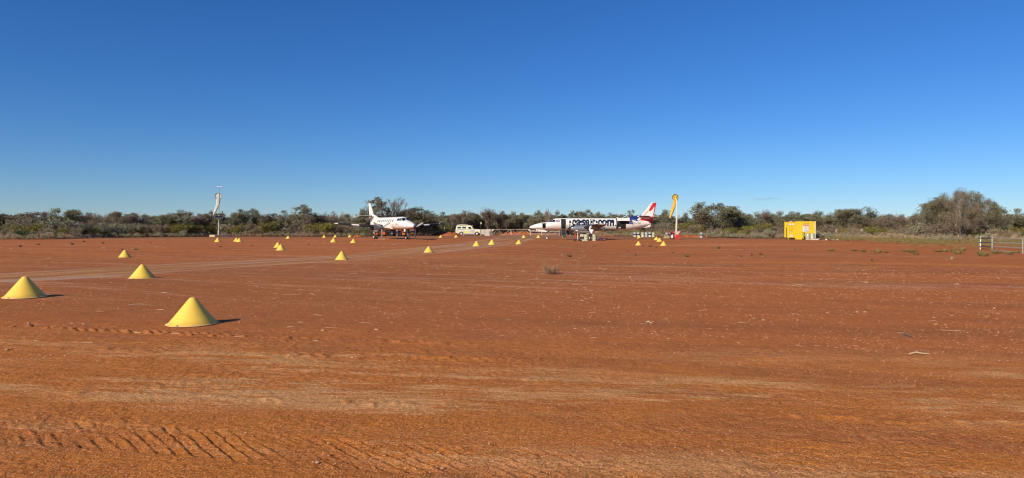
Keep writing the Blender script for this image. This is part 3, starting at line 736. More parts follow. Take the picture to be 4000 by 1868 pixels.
# grass along the edge of the scrub
def grass_mass(name, spots, H, W, n, lf, seed, size, asp):
    return mass(name, spots, clump_lib(n, size, H, W, tuple(range(seed, seed + 4)), asp, 5), lf)
sp1 = []; sp2 = []; sp3 = []
for i in range(2000):
    px = g_.uniform(-350, 4350); y = edge_y(px) - 2.0 + abs(g_.normal(0, 5.0)); x = (px - 2000) / FPX * y
    if 1440 < px < 1900 or (1900 < px < 2330): continue
    s = g_.uniform(0.6, 1.5)
    (sp1 if fbm(np.array([x * 0.25]), np.array([y * 0.25]), 91, 2)[0] + g_.uniform(-0.2, 0.2) > 0.46 else sp2).append((x, y, s, s * g_.uniform(0.7, 1.3), g_.uniform(0, 6.3), i))
for i in range(760):                 # greener belt in front of the scrub on the right
    px = g_.uniform(3220, 4350); y = edge_y(px) - abs(g_.normal(0, 7)) + 1
    if y < np.interp(px, [3200, 3500, 3800, 4300], [80, 66, 60, 56]): continue
    s = g_.uniform(0.5, 1.2)
    sp3.append(((px - 2000) / FPX * y, y, s, s * g_.uniform(0.6, 1.1), g_.uniform(0, 6.3), i))
tag(grass_mass('dry_grass', sp1, 0.66, 1.1, 100, fol['straw'], 81, 0.16, 0.16), 'pale dry grass along the scrub edge', 'grass')
tag(grass_mass('sage_grass', sp2, 0.70, 1.2, 100, fol['sage'], 85, 0.14, 0.35), 'grey-green low saltbush and grass along the scrub edge', 'grass')
tag(grass_mass('spinifex', sp3, 0.55, 1.4, 130, fol['spinifex'], 88, 0.17, 0.10), 'yellow-green spinifex before the scrub at right', 'grass')

TUFT = {'spinifex': [tuft_meshes('spinifex_blades', 900 + i, 0.42, 1.0, 260, fol['spinifex'], 0.012, 1.3, 0.26) for i in range(3)],
        'weed': [tuft_meshes('weed_blades', 910 + i, 0.26, 0.6, 60, fol['dark'], 0.02, 1.2) for i in range(3)],
        'straw': [tuft_meshes('straw_blades', 920 + i, 0.4, 0.6, 110, fol['straw'], 0.012, 0.9) for i in range(3)]}
def tuft(kind, px, py, wpx, hpx, nm, label, cat, group, i):
    c = ground_at(px, py); me = TUFT[kind][i % 3]
    h0, w0 = {'spinifex': (0.46, 1.15), 'weed': (0.28, 0.8), 'straw': (0.44, 0.8)}[kind]
    o = link(nm, me, None, None, c); s = wpx / FPX * c.y / w0
    o.scale = (s, s, hpx / FPX * c.y / h0); o.rotation_euler = (0, 0, i * 1.7)
    tag(o, label, cat, group)
SPIN = [(3248, 982, 44, 16, 'two weeds right of centre'), (3338, 982, 36, 12, ''), (3372, 984, 34, 12, ''), (3430, 988, 44, 20, ''), (3462, 988, 28, 14, ''), (3540, 984, 44, 16, ''), (3566, 988, 50, 20, ''), (3578, 996, 34, 16, ''), (3664, 985, 42, 12, ''), (3692, 985, 34, 20, ''),
        (3726, 986, 36, 24, ''), (3742, 994, 44, 22, ''), (3760, 982, 36, 24, ''), (3826, 990, 44, 20, ''), (3842, 1002, 56, 28, ''), (3890, 992, 40, 20, ''), (3906, 990, 30, 14, ''), (3942, 996, 40, 20, ''), (3968, 990, 40, 16, '')]
SPL = ['yellow-green spinifex clump standing alone left of all the others', 'small spinifex clump, second from the left in the row', 'low spinifex clump, third from the left in the row', 'taller spinifex clump, fourth from the left in the row',
       'narrow spinifex clump touching the fourth one\'s right side', 'spinifex clump below the sage bushes, left of a wide pair', 'wide spinifex clump of the middle pair', 'spinifex clump lying nearest the camera in the middle group', 'flat low spinifex clump left of the upright ones under the big tree',
       'upright spinifex clump under the big spreading tree', 'tall yellowish spinifex clump under the big spreading tree', 'front spinifex clump of the group under the big tree', 'rearmost spinifex clump of the group under the big tree', 'spinifex clump behind the large one at the rail panel\'s left end',
       'largest green spinifex clump at the left end of the rail panels', 'spinifex clump against the middle post of the rail panels', 'small spinifex clump just right of the middle post', 'spinifex clump in front of the pale rail panel', 'spinifex clump at the foot of the last post']
for i, (a, lab) in enumerate(zip(SPIN, SPL)):
    tuft('spinifex', a[0], a[1], a[2], a[3], 'spinifex_clump', lab, 'grass clump', 'spinifex clumps before the right-hand scrub', i)
tuft('straw', 3719, 1014, 24, 16, 'straw_tuft', 'pale dry straw tuft alone on bare soil under the big tree', 'grass tuft', None, 1)
WEEDS = [(283, 956, 20, 14, 'faint weed, middle one of three in front of the left scrub'), (328, 946, 14, 8, 'small weed left of the dark one in the far-left clearing'), (402, 951, 18, 10, 'dark green weed on bare soil in the far-left clearing'), (80, 964, 22, 10, 'weed nearest the left edge of the photo'), (150, 957, 22, 8, 'flat weed between the leftmost weeds'),
    (480, 977, 18, 8, 'weed just left of the cone on the far side of the track'), (532, 976, 26, 7, 'wide flat weed right of the cone on the far side of the track'), (588, 950, 14, 5, 'tiny weed toward the white windsock'), (862, 964, 20, 6, 'weed below the white windsock'), (986, 959, 12, 5, 'small weed right of the white windsock cones'), (1206, 957, 12, 6, 'tiny weed on track side between planes and cones'),
    (2224, 1004, 30, 18, 'dark green leafy weed behind the dry bush'), (2452, 985, 12, 9, 'small weed left of the tail-end cones'), (2483, 998, 16, 8, 'low weed below the tail-end cones'), (2512, 963, 12, 8, 'weed touching the right side of the left tail-end cone'), (2540, 965, 26, 11, 'broad weed between the two tail-end cones'), (2564, 968, 12, 8, 'small weed left of the right tail-end cone'), (2629, 989, 14, 8, 'round weed right of the tail-end cones'), (2684, 1003, 34, 11, 'spreading weed on the smooth red band'),
    (2972, 995, 22, 8, 'weed right of the dark rubber scrap'), (2986, 1002, 14, 6, 'lower weed right of the dark rubber scrap'), (2808, 972, 20, 14, 'greyish weed below the yellow container, to its left'), (3106, 975, 14, 7, 'left one of two green weeds below the yellow container'), (3126, 977, 16, 8, 'right one of two green weeds below the yellow container'), (3406, 1022, 12, 18, 'upright thin weed at the lip of the graded strip'), (2195, 962, 10, 6, 'tiny weed near the trolley aircraft, ahead of its nose wheel'), (2320, 962, 12, 6, 'tiny weed below the two standing persons')]
for i, a in enumerate(WEEDS):
    tuft('weed', a[0], a[1], a[2], a[3], 'weed', a[4], 'weed', 'weeds on the bare red soil', i)
# dry bush on the strip
c = ground_at(2150, 1072)
db = thing('dry_bush', 'rounded dry grey bush alone on the red airstrip', 'bush', c)
sg, tp = grow(77, 18, R(70), 3, 0.5, (2, 3), 0.0030, 0.0, 0.009)
T = np.array([list(p) for p in tp]); sc = np.array([0.80 / (2 * np.abs(T[:, 0]).max()), 0.80 / (2 * np.abs(T[:, 1]).max()), 0.42 / T[:, 2].max()])
mb = MB()
for p, q, a, b in sg: mb.bar(Vector(np.array(p) * sc), Vector(np.array(q) * sc), a, b, n=3)
mb.build('twigs', fol['twig'], db)
gg = np.random.default_rng(5)
me = tuft_meshes('dry_stalks', 931, 0.40, 0.84, 230, fol['twig'], 0.005, 1.5, 0.08); link('stalks', me, None, db)
tuft('straw', 2211, 1075, 16, 12, 'straw_tuft', 'tiny straw tuft just right of the dry bush', 'grass tuft', None, 2)

# labels that single out each planted tree and shrub: kind, landmark, side and order counted away from it
def label_plants():
    groups = {}
    for e, px, desc, cat, H, Y in PLANTED:
        near_ = min(LANDMARKS, key=lambda l: abs(px - l[0]))
        side = 'left' if px < near_[0] else 'right'
        groups.setdefault((desc, near_[1], side, near_[2]), []).append((abs(px - near_[0]), e, H))
    for (desc, lm, side, plural), L in groups.items():
        L.sort(key=lambda t: t[0])
        for k, (dx, e, H) in enumerate(L):
            if dx < 26 and k == 0 and 'tree' in lm and desc.endswith('bushy tree') and 'spreading' in lm:
                e['label'] = 'great spreading grey-green tree with browned middle, tallest at the right'; continue
            o = ORD[k] if k < len(ORD) else ''
            e['label'] = (o + desc + ', counted ' + side + ' from ' + lm) if o else ('first ' + desc + ' to the ' + side + ' of ' + lm)
label_plants()

# ------------------------------------------------------------------ yellow cone markers
def cone_meshes():
    mb = MB()
    mb.lathe([(0.372, 0.012), (0.30, 0.105), (0.20, 0.243), (0.10, 0.382), (0.048, 0.452), (0.040, 0.459), (0.028, 0.462), (0.0005, 0.463)], 56, cap=False)
    body = mb.mesh('cone_shell'); body.materials.append(yellow)
    fl = MB().lathe([(0.366, 0.0), (0.398, 0.0), (0.402, 0.006), (0.396, 0.012), (0.366, 0.014)], 56, cap=False)
    fm = fl.mesh('base_flange'); fm.materials.append(mat('worn_flange_paint', (0.74, 0.55, 0.22), 0.7, var=0.2, scale=6, dirt=0.6))
    pg = MB(); pg.bar((0, 0, -0.02), (0, 0, 0.028), 0.014, 0.012, 8); pm = pg.mesh('peg'); pm.materials.append(darksteel)
    return body, fm, pm
CB, CF, CP = cone_meshes()
CONES = [  # px, base y, label, mesh spin, pegs
    (753, 1282, 'largest, nearest yellow cone marker with a long black shadow', 1), (98, 1170, 'yellow cone marker nearest the left edge of the photo', 1), (556, 1089, 'yellow cone marker at the near side of the pale dirt track', 1), (488, 1006.5, 'lone yellow cone marker beyond the dirt track at far left', 0),
    (1335, 1017, 'lone yellow cone marker on near track edge, below the plain aircraft\'s left wing', 0), (1674.5, 987.5, 'lone yellow cone marker in front of the plain aircraft\'s nose', 0),
    (851, 946, 'yellow cone marker right in front of the white windsock', 0), (924, 944, 'rear cone of the overlapping pair right of the white windsock', 0), (935, 946.2, 'front cone of the overlapping pair right of the white windsock', 0), (1126, 933, 'small distant yellow cone marker alone under the tall open tree', 0),
    (1086, 968, 'rear cone of the overlapping pair left of the dirt track', 0), (1097, 979, 'front cone of the overlapping pair left of the dirt track', 0), (1267, 929, 'leftmost of the three tiny cones at the scrub edge left of the plain aircraft', 0), (1310, 928, 'middle of the three tiny cones at the scrub edge left of the plain aircraft', 0), (1367, 927.5, 'rightmost of the three tiny cones at the scrub edge left of the plain aircraft', 0),
    (1303, 947.2, 'cone standing in front of the three tiny cones, more to the left', 0), (1381, 949.8, 'cone left of the plain aircraft\'s main wheels, nearer the camera', 0), (1722, 929, 'cone under the plain aircraft\'s right-hand wing tip, by the dirt mound', 0), (1782, 928.4, 'cone just left of the vehicle\'s rear wheel', 0),
    (1862, 963, 'left cone of three standing before the farm gates', 0), (1922, 957, 'middle cone of three standing before the farm gates', 0), (2027, 955, 'right cone of three standing before the farm gates', 0), (2046, 930, 'small far cone in front of the right-hand gate leaf', 0), (2103.5, 930, 'small far cone under the lettered aircraft\'s nose', 0),
    (2497, 934, 'shaded dark-looking cone under the red tail, in its shadow', 0), (2564, 938.8, 'rear cone of the stepped row of three behind the tail', 0), (2576, 945, 'middle cone of the stepped row of three behind the tail', 0), (2592, 961, 'front cone of the stepped row of three behind the tail', 0), (2494, 959.6, 'cone in the open below the aircraft registration letters', 0)]
cproto = None
for i, (px, py, lab, pegs) in enumerate(CONES):
    c = ground_at(px, py); c.y += 0.375; c.x *= c.y / (c.y - 0.375); c.z = tzf(c.x, c.y)
    t = thing('cone_marker', lab, 'cone marker', c, i * 0.7, 'yellow cone markers along the airstrip')
    link('cone_shell', CB, None, t); link('base_flange', CF, None, t)
    s = random.Random(i).uniform(0.96, 1.04); t.scale = (s, s, s * random.Random(i + 50).uniform(0.97, 1.06))
    if i < 3: t.scale = (0.98, 0.98, 0.90)
    if pegs:
        for a in (-1.75, -0.35, 2.8):
            link('peg', CP, None, t, (0.383 * math.cos(a - i * 0.7), 0.383 * math.sin(a - i * 0.7), 0))

# ------------------------------------------------------------------ the two commuter aircraft
# local frame: nose tip at x=0, tail to +x, port side at -y, ground at z=0
def ip(xs, ys): return lambda x: np.interp(x, xs, ys)
f_top = ip([0, .10, .26, .6, 1.07, 1.82, 2.45, 2.65, 2.97, 3.31, 3.55, 3.85, 4.3, 13.4, 14.05, 14.8, 15.4, 16.06, 16.8, 17.36], [1.76, 1.88, 1.98, 2.13, 2.28, 2.43, 2.50, 2.53, 2.71, 2.90, 2.98, 3.05, 3.06, 3.06, 2.99, 2.89, 2.79, 2.65, 2.46, 2.29])
f_bot = ip([0, .10, .26, .9, 1.42, 2.8, 4.0, 13.4, 14.0, 14.4, 15.4, 16.4, 17.36], [1.70, 1.62, 1.57, 1.47, 1.42, 1.37, 1.33, 1.33, 1.35, 1.39, 1.59, 1.90, 2.25])
f_wid = ip([0, .10, .26, .6, 1.07, 1.82, 2.65, 3.3, 3.9, 13.4, 14.4, 15.4, 16.4, 17.36], [.03, .16, .27, .42, .56, .70, .79, .84, .866, .866, .80, .60, .33, .03])
def f_pt(x, th, off=0.0):
    """point on the skin; th = 0 port side, 90 deg top, 180 starboard"""
    h = float(f_top(x) - f_bot(x)) / 2; zc = float(f_top(x) + f_bot(x)) / 2; w = float(f_wid(x))
    c, s = math.cos(th), math.sin(th)
    n = Vector((0, -c / max(w, .02), s / max(h, .02))); n.normalize()
    return Vector((x, -w * c, zc + h * s)) + n * off
def f_side(x, z, side, off):
    h = float(f_top(x) - f_bot(x)) / 2; zc = float(f_top(x) + f_bot(x)) / 2
    th = math.asin(max(-0.999, min(0.999, (z - zc) / h)))
    if side > 0: th = math.pi - th
    return f_pt(x, th, off)
def f_th(x, z):
    h = float(f_top(x) - f_bot(x)) / 2; zc = float(f_top(x) + f_bot(x)) / 2
    return math.asin(max(-1, min(1, (z - zc) / h)))

def skin_mesh(openings):
    xs = list(np.concatenate([[0.0, .03, .07, .12, .18, .26, .36, .48, .62, .8], np.arange(1.0, 17.3, 0.2), [17.36]]))
    for o in openings: xs += [o[0], o[1]]
    xs = sorted(set(round(float(a), 4) for a in xs))
    ths = list(np.radians(np.arange(-180, 180, 6.0)))
    for o in openings: ths += [o[2], o[3]]
    ths = sorted(set(round(float(a), 5) for a in ths)); n = len(ths)
    V = [f_pt(x, t) for x in xs for t in ths]
    F = []
    for i in range(len(xs) - 1):
        xm = (xs[i] + xs[i + 1]) / 2
        for j in range(n):
            t0 = ths[j]; t1 = ths[j + 1] if j < n - 1 else ths[0] + 2 * math.pi
            tm = (t0 + t1) / 2
            if any(o[0] < xm < o[1] and o[2] < tm < o[3] for o in openings): continue
            k = (j + 1) % n
            F.append((i * n + j, i * n + k, (i + 1) * n + k, (i + 1) * n + j))
    F.append(tuple(range(n))); F.append(tuple((len(xs) - 1) * n + j for j in range(n)))
    mb = MB(); mb.add(V, F, True); return mb

def decal(name, polys, mp, m, parent, th=0.0, dx=0.25, dz=0.07):
    """flat outlines cut into strips and laid on the skin by mp(x, z)"""
    bm = bmesh.new()
    for V, F in polys:
        vs = [bm.verts.new((x, 0, z)) for x, z in V]
        for f in F:
            try: bm.faces.new([vs[i] for i in f])
            except ValueError: pass
    xs = [v.co.x for v in bm.verts]; zs = [v.co.z for v in bm.verts]
    for ax, lo, hi, st in ((0, min(xs), max(xs), dx), (2, min(zs), max(zs), dz)):
        p = lo + st
        while p < hi - 1e-4:
            co = [0, 0, 0]; co[ax] = p; no = [0, 0, 0]; no[ax] = 1
            bmesh.ops.bisect_plane(bm, geom=bm.verts[:] + bm.edges[:] + bm.faces[:], plane_co=co, plane_no=no, dist=1e-5)
            p += st
    for v in bm.verts: v.co = mp(v.co.x, v.co.z)
    for f in bm.faces: f.smooth = True
    me = bpy.data.meshes.new(name); bm.to_mesh(me); bm.free()
    return link(name, me, m, parent)
def rrect(x0, x1, z0, z1, r=0.06, n=4):
    P = []
    for cx, cz, a in ((x1 - r, z1 - r, 0), (x0 + r, z1 - r, 90), (x0 + r, z0 + r, 180), (x1 - r, z0 + r, 270)):
        for k in range(n + 1):
            t = R(a + 90 * k / n); P.append((cx + r * math.cos(t), cz + r * math.sin(t)))
    return P, [tuple(range(len(P)))]
def poly(*p): return list(p), [tuple(range(len(p)))]

AF = [(0, 0), (.012, .030), (.06, .062), (.16, .086), (.32, .094), (.55, .075), (.80, .036), (1, .004), (1, -.004), (.80, -.012), (.55, -.022), (.32, -.032), (.16, -.032), (.06, -.026), (.012, -.014)]
def wing_ring(le, y, z, ch, tk=1.0, c0=0.0, c1=1.0, off=0.0):
    P = []
    for a, b in AF: P.append(Vector((le + a * ch - (off if a < .1 else 0), y, z + b * ch * tk * 1.15 + (off if b > 0 else -off if b < 0 else 0))))
    return P
W_ST = [(0.0, 7.0, 1.50, 2.95), (0.8, 7.05, 1.52, 2.85), (2.4, 7.35, 1.66, 2.35), (7.45, 8.72, 2.10, 1.28), (7.72, 8.92, 2.13, 0.92)]   # span, leading edge, height, chord
def wing_at(y):
    ys = [w[0] for w in W_ST]
    return [float(np.interp(y, ys, [w[k] for w in W_ST])) for k in (1, 2, 3)]

def aircraft(name, label, loc, rz, lettered):
    A = thing(name, label, 'aircraft', loc, rz, None)
    op = []
    if lettered:
        op = [(1.82, 2.30, f_th(2.06, 1.68), f_th(2.06, 2.34)), (4.45, 5.14, f_th(4.8, 1.50), f_th(4.8, 2.93)), (12.26, 13.62, f_th(13, 1.55), R(76)), (13.62, 14.08, f_th(13.8, 2.26), f_th(13.8, 2.62))]
    sk = skin_mesh(op).build('fuselage', white, A)
    if lettered:
        mb = MB(); rings = []
        for x in np.arange(1.5, 14.6, 0.5):
            c = (f_top(x) + f_bot(x)) / 2; rings.append([Vector((x, p.y * 0.92, c + (p.z - c) * 0.92)) for p in (f_pt(x, R(a)) for a in range(-180, 180, 15))])
        mb.loft(rings); mb.build('cabin_lining', dark, A)
        mb = MB().box((3.4 + 4.75, 0, 1.62), (9.6, 1.2, 0.06)); mb.build('cabin_floor', darksteel, A)
    # ---- glazing
    side = -1 if lettered else 1
    pane = lambda nm, P, m=glass, s=None, off=0.007: decal(nm, [P], lambda x, z: f_side(x, z, side if s is None else s, off), m, A)
    for s in (-1, 1):
        for i in range(9):
            x = 5.62 + 0.745 * i
            pane('cabin_window', rrect(x, x + 0.27, 2.37, 2.71, 0.07), glass, s)
        pane('cockpit_window', poly((3.60, 2.50), (4.28, 2.50), (4.30, 2.78), (4.16, 2.84), (3.74, 2.82)), mat('sunshade_glass', (0.30, 0.32, 0.34), 0.25) if lettered else glass, s)
        pane('windscreen_side', poly((2.84, 2.52), (3.53, 2.50), (3.67, 2.81), (3.30, 2.82)), glass, s)
        th = (lambda t: t) if s < 0 else (lambda t: math.pi - t)
        decal('windscreen_front', [([(2.72, R(52)), (3.34, R(62)), (3.36, R(86)), (2.72, R(86))], [(0, 1, 2, 3)])], lambda x, t: f_pt(x, th(t), 0.008), glass, A, dx=0.08, dz=R(4))
    # ---- wings
    for s in (-1, 1):
        mb = MB()
        rings = [wing_ring(le, s * y, z, ch) for y, le, z, ch in W_ST]
        mb.loft(rings); mb.build('wing', mat('wing_grey_brown', (.17, .13, .115), .5) if lettered else white, A)  # lettered wing tinted brown: underside shade and ground reflection put into its colour
        for y0, y1 in ((2.85, 4.75), (5.75, 7.45)):
            mb = MB(); rr = []
            for k in range(6):
                y = y0 + (y1 - y0) * k / 5; le, z, ch = wing_at(y)
                ring = [Vector((le + a * ch - 0.012, s * y, z + b * ch * 1.15 * 1.15)) for a, b in ((.10, .083), (.06, .066), (.012, .034), (0, 0), (.012, -.018), (.06, -.034), (.10, -.040), (.085, 0.02))]
                rr.append(ring)
            mb.loft(rr); mb.build('deicing_boot', black, A)
        le, z, ch = wing_at(7.7)
        MB().bar((le + 0.1, s * 7.70, z + 0.02), (le + 0.8, s * 7.74, z + 0.02), 0.06, 0.03, 8).build('wing_tip', offwhite, A)
    # wing root fairing
    mb = MB(); rr = []
    for x, w, h0, h1 in ((6.3, .25, 1.42, 1.40), (6.8, .62, 1.36, 1.62), (7.4, .93, 1.31, 1.74), (8.6, .97, 1.29, 1.80), (9.8, .85, 1.31, 1.66), (10.6, .4, 1.38, 1.42)):
        rr.append([Vector((x, w * math.cos(R(a)), (h0 + h1) / 2 + abs(h1 - h0 + .05) / 2 * math.sin(R(a)))) for a in range(0, 360, 20)])
    mb.loft(rr); mb.build('wing_fairing', white, A)
    # ---- engines
    for s in (-1, 1):
        ey = 2.42 * s
        prof = [(5.66, .20, .22, 1.60), (5.74, .31, .30, 1.60), (6.0, .36, .38, 1.60), (6.5, .40, .44, 1.60), (7.2, .42, .46, 1.60), (8.0, .42, .46, 1.60), (8.9, .36, .42, 1.60), (9.8, .24, .32, 1.64), (10.5, .06, .10, 1.72)]
        nm = steel if lettered else mat('slate_cowl_paint', (0.07, 0.08, 0.11), 0.4, var=0.15, metal=0.2)
        mb = MB(); mb.loft([[Vector((x, ey + w * math.cos(R(a)), z + h * math.copysign(abs(math.sin(R(a))) ** 0.85, math.sin(R(a))))) for a in range(0, 360, 15)] for x, w, h, z in prof]); mb.build('engine_nacelle', nm, A)
        mb = MB(); mb.loft([[Vector((x, ey + w * math.cos(R(a)), z + h * math.sin(R(a)))) for a in range(0, 360, 20)] for x, w, h, z in ((5.70, .17, .09, 1.86), (5.90, .19, .11, 1.90), (6.5, .16, .08, 1.93))]); mb.build('air_intake', darksteel if lettered else steel, A)
        MB().loft([[Vector((5.695, ey + .15 * k * math.cos(R(a)), 1.86 + .075 * k * math.sin(R(a)))) for a in range(0, 360, 20)] for k in (1.0,)] + [[Vector((5.69, ey + .15 * math.cos(R(a)), 1.86 + .075 * math.sin(R(a)))) for a in range(0, 360, 20)]]).build('intake_mouth', dark, A)
        MB().bar((8.0, ey + .40 * s, 1.42), (8.6, ey + .52 * s, 1.36), .12, .12, 12).build('exhaust_pipe', darksteel, A)
        MB().box((7.6, ey, 1.12), (1.9, .62, .24)).build('nacelle_belly', mat('underside_paint', (0.20, 0.19, 0.18), 0.6), A, bevel=0.08)
        # propeller: spinner with blades as sub-parts
        M = Matrix.Translation((5.66, ey, 1.60)) @ Matrix.Rotation(R(-90), 4, 'Y')
        sp = MB().lathe([(.20, 0), (.205, .08), (.17, .22), (.10, .34), (.03, .41), (.001, .42)], 20, M).build('propeller', black if lettered else darksteel, A)
        if lettered: angs = (45, 135, 225, 315)
        else: angs = (180, 60, -60)
        for a in angs:
            rr = []
            tw = R(24) if lettered else R(30)
            B = Matrix.Translation((5.55, ey, 1.60)) @ Matrix.Rotation(R(a), 4, 'X')
            for rad, ch, tk, k in ((.12, .11, .09, 0), (.30, .15, .07, 0), (.60, .24, .04, 4), (1.0, .25, .03, 10), (1.22, .23, .02, 13), (1.36, .14, .015, 16)):
                t = tw - R(k)
                rr.append([B @ Vector((ch / 2 * math.cos(q) * math.sin(t) + tk / 2 * math.sin(q) * math.cos(t), ch / 2 * math.cos(q) * math.cos(t) - tk / 2 * math.sin(q) * math.sin(t), rad)) for q in np.radians(np.arange(0, 360, 45))])
            MB().loft(rr[:-1] if lettered else rr).build('propeller_blade', black if lettered else palepaint, sp)
            if lettered: MB().loft(rr[-2:]).build('blade_tip', white, sp)
    # ---- tail
    def plate(nm, P, m, t=0.07, parent=A, y=0.0):
        mb = MB(); mb.prism(P, y - t, y + t); return mb.build(nm, m, parent, bevel=0.02)
    plate('tail_fin', [(15.2, 2.72), (16.0, 3.62), (17.38, 5.27), (17.46, 5.31), (17.80, 5.29), (17.36, 3.2), (17.0, 2.40)], white)
    plate('rudder', [(17.03, 2.42), (17.375, 3.2), (17.815, 5.28), (18.08, 5.26), (17.74, 3.5), (17.40, 2.32)], red if lettered else white, 0.05)
    plate('dorsal_fin', [(13.4, 3.02), (15.95, 3.60), (16.02, 3.60), (15.3, 2.72)], blue if lettered else white, 0.06)
    plate('ventral_fin', [(15.15, 1.54), (17.3, 2.22), (17.22, 1.86), (17.05, 1.78)], white, 0.03)
    for s in (-1, 1):
        mb = MB(); mb.loft([wing_ring(le, s * y, 3.30, ch, 0.85) for y, le, ch in ((0, 15.3, 1.85), (2.1, 16.75, 1.05), (2.25, 16.9, .8))]); mb.build('tailplane', white, A)
        mb = MB(); mb.loft([[Vector((le + a * ch - .01, s * y, 3.30 + b * ch)) for a, b in ((.08, .07), (.012, .036), (0, 0), (.012, -.02), (.08, -.036))] for y, le, ch in ((.35, 15.54, 1.72), (2.0, 16.68, 1.08))]); mb.build('tailplane_boot', black, A)
        MB().bar((17.0, s * 2.28, 3.31), (18.0, s * 2.30, 3.31), .05, .035, 8).build('tailplane_tip', white, A)
    # ---- landing gear
    def wheel(x, y, r, w):
        M = Matrix.Translation((x, y, r)) @ Matrix.Rotation(R(90), 4, 'X')
        MB().lathe([(r * .60, -w / 2), (r * .9, -w / 2), (r, -w * .28), (r, w * .28), (r * .9, w / 2), (r * .60, w / 2)], 24, M, cap=False).build('tyre', tyre_m, A)
        MB().lathe([(r * .10, -w * .47), (r * .58, -w * .44), (r * .61, -w * .36), (r * .61, w * .36), (r * .58, w * .44), (r * .10, w * .47)], 20, M).build('wheel_rim', white, A)
        MB().lathe([(r * .14, -w * .49), (r * .14, w * .49)], 10, M).build('wheel_hub', darksteel, A)
    for y in (-.15, .15): wheel(2.48, y, .225, .16)
    mb = MB(); mb.bar((2.46, 0, 1.45), (2.48, 0, .28), .06, .045); mb.bar((2.48, -.22, .225), (2.48, .22, .225), .035); mb.bar((2.50, 0, .75), (2.95, 0, 1.40), .035); mb.bar((2.38, -.06, .62), (2.30, -.06, .45), .03); mb.build('nose_gear_strut', steel, A)
    mb = MB(); mb.box((1.72, -.34, 1.28), (1.6, .03, .28), Matrix.Rotation(R(4), 3, 'Y')); mb.build('nose_gear_door', white, A, bevel=0.01)
    mb = MB(); mb.box((2.55, .34, 1.22), (.5, .03, .34)); mb.build('nose_gear_door', white, A, bevel=0.01)
    for s in (-1, 1):
        for d in (-.19, .19): wheel(8.38, 2.30 * s + d, .29, .20)
        mb = MB(); mb.bar((8.30, 2.30 * s, 1.30), (8.38, 2.30 * s, .30), .075, .06); mb.bar((8.38, 2.30 * s - .28, .29), (8.38, 2.30 * s + .28, .29), .045); mb.bar((8.35, 2.3 * s, .75), (7.7, 2.3 * s, 1.2), .04); mb.build('main_gear_strut', steel, A)
        for d in (-.36, .36): MB().box((8.35, 2.30 * s + d, 1.0), (1.0, .02, .42)).build('main_gear_door', grey, A)
    # belly aerials, beacon
    MB().prism([(6.2, 1.34), (6.5, 1.34), (6.46, 1.10), (6.34, 1.10)], -.015, .015).build('belly_aerial', white, A)
    MB().lathe([(.06, 0), (.06, .05), (.03, .09), (.001, .1)], 10, Matrix.Translation((8.0, 0, 3.05))).build('roof_beacon', red, A)
    seam = lambda x: MB().loft([[f_pt(x + d, R(a), 0.003) for a in range(-180, 180, 10)] for d in (0, .018)], cap=False).build('panel_seam', grey, A)
    for x in (1.30, 2.62, 5.3, 11.9): seam(x)
    if lettered:
        S = lambda nm, polys, m, off=0.006: decal(nm, polys, lambda x, z: f_side(x, z, -1, off), m, A)
        X = lambda v: (2050 + 0.158 * v - 2068) / 27.4
        # company lettering, letter by letter at its place on the cabin side
        for ch, a, b, z0, z1 in (('c', 1158, 1246, 1.93, 2.88), ('a', 1255, 1366, 1.93, 2.88), ('s', 1382, 1492, 1.93, 2.88), ('a', 1494, 1586, 1.93, 2.88), ('i', 1598, 1632, 1.93, 2.97), ('r', 1652, 1722, 1.93, 2.88), ('.', 1738, 1766, 1.94, 2.08), ('c', 1790, 1882, 1.93, 2.86), ('o', 1894, 2000, 1.93, 2.86), ('m', 2010, 2188, 1.93, 2.86), ('.', 2204, 2236, 1.94, 2.09)):
            V, F = text_polys(ch, 0.10 if ch not in '.' else 0, 0.035)
            S('letter', [(fit(V, X(a), X(b), z0, z1), F)], navy, 0.009)
        V, F = text_polys('VH-OGX', 0, 0.004); S('registration_lettering', [(fit(V, 14.70, 15.80, 2.23, 2.50), F)], mat('lettering_grey', (0.12, 0.13, 0.16), 0.5))
        V, F = text_polys('D', 0, 0.02)
        MB().lathe([(.07, 0), (.105, 0), (.105, .006), (.07, .006)], 20, cap=False, M= Matrix.Translation((1.12, -.362, 1.31)) @ Matrix.Rotation(R(90), 4, 'X')).build('door_emblem', navy, A)
        # blue rear roof wedge, painted on the skin
        S('roof_wedge', [poly((13.9, 2.985), (13.95, 2.96), (15.35, 2.62), (15.75, 2.70), (15.4, 2.78))], blue)
        # fin paint: red field, white bird, on the port face
        def F_(nm, P, m, k): plate(nm, P, m, 0.003, A, -0.074 - 0.005 * k)
        zz = lambda w: (937 - (740 + 0.18287 * w)) / 27.4
        xx = lambda v: (2380 + 0.18287 * v - 2068) / 27.4
        q = lambda *p: [(xx(a), zz(b)) for a, b in p]
        F_('red_field', q((925, 292), (968, 290), (930, 460), (892, 580), (870, 600), (735, 600), (708, 582), (832, 455)), red, 0)
        F_('red_field_lower', q((690, 605), (905, 605), (890, 690), (640, 662)), red, 0)
        F_('bird_emblem', q((952, 372), (958, 400), (938, 510), (925, 585), (722, 585), (768, 540), (806, 500), (835, 468), (815, 462), (808, 440), (830, 440), (848, 468), (872, 468), (910, 440), (935, 405)), white, 1)
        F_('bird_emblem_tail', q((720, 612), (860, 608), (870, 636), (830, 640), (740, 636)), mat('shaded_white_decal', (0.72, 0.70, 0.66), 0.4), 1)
        # cargo door swung up on its top hinge
        hx = 13.0; P0 = f_pt(hx, R(76)); ph = R(-47)
        def up(th, off):
            p = f_pt(hx, th, off) - P0
            return (P0.y + p.y * math.cos(ph) - p.z * math.sin(ph), P0.z + p.y * math.sin(ph) + p.z * math.cos(ph))
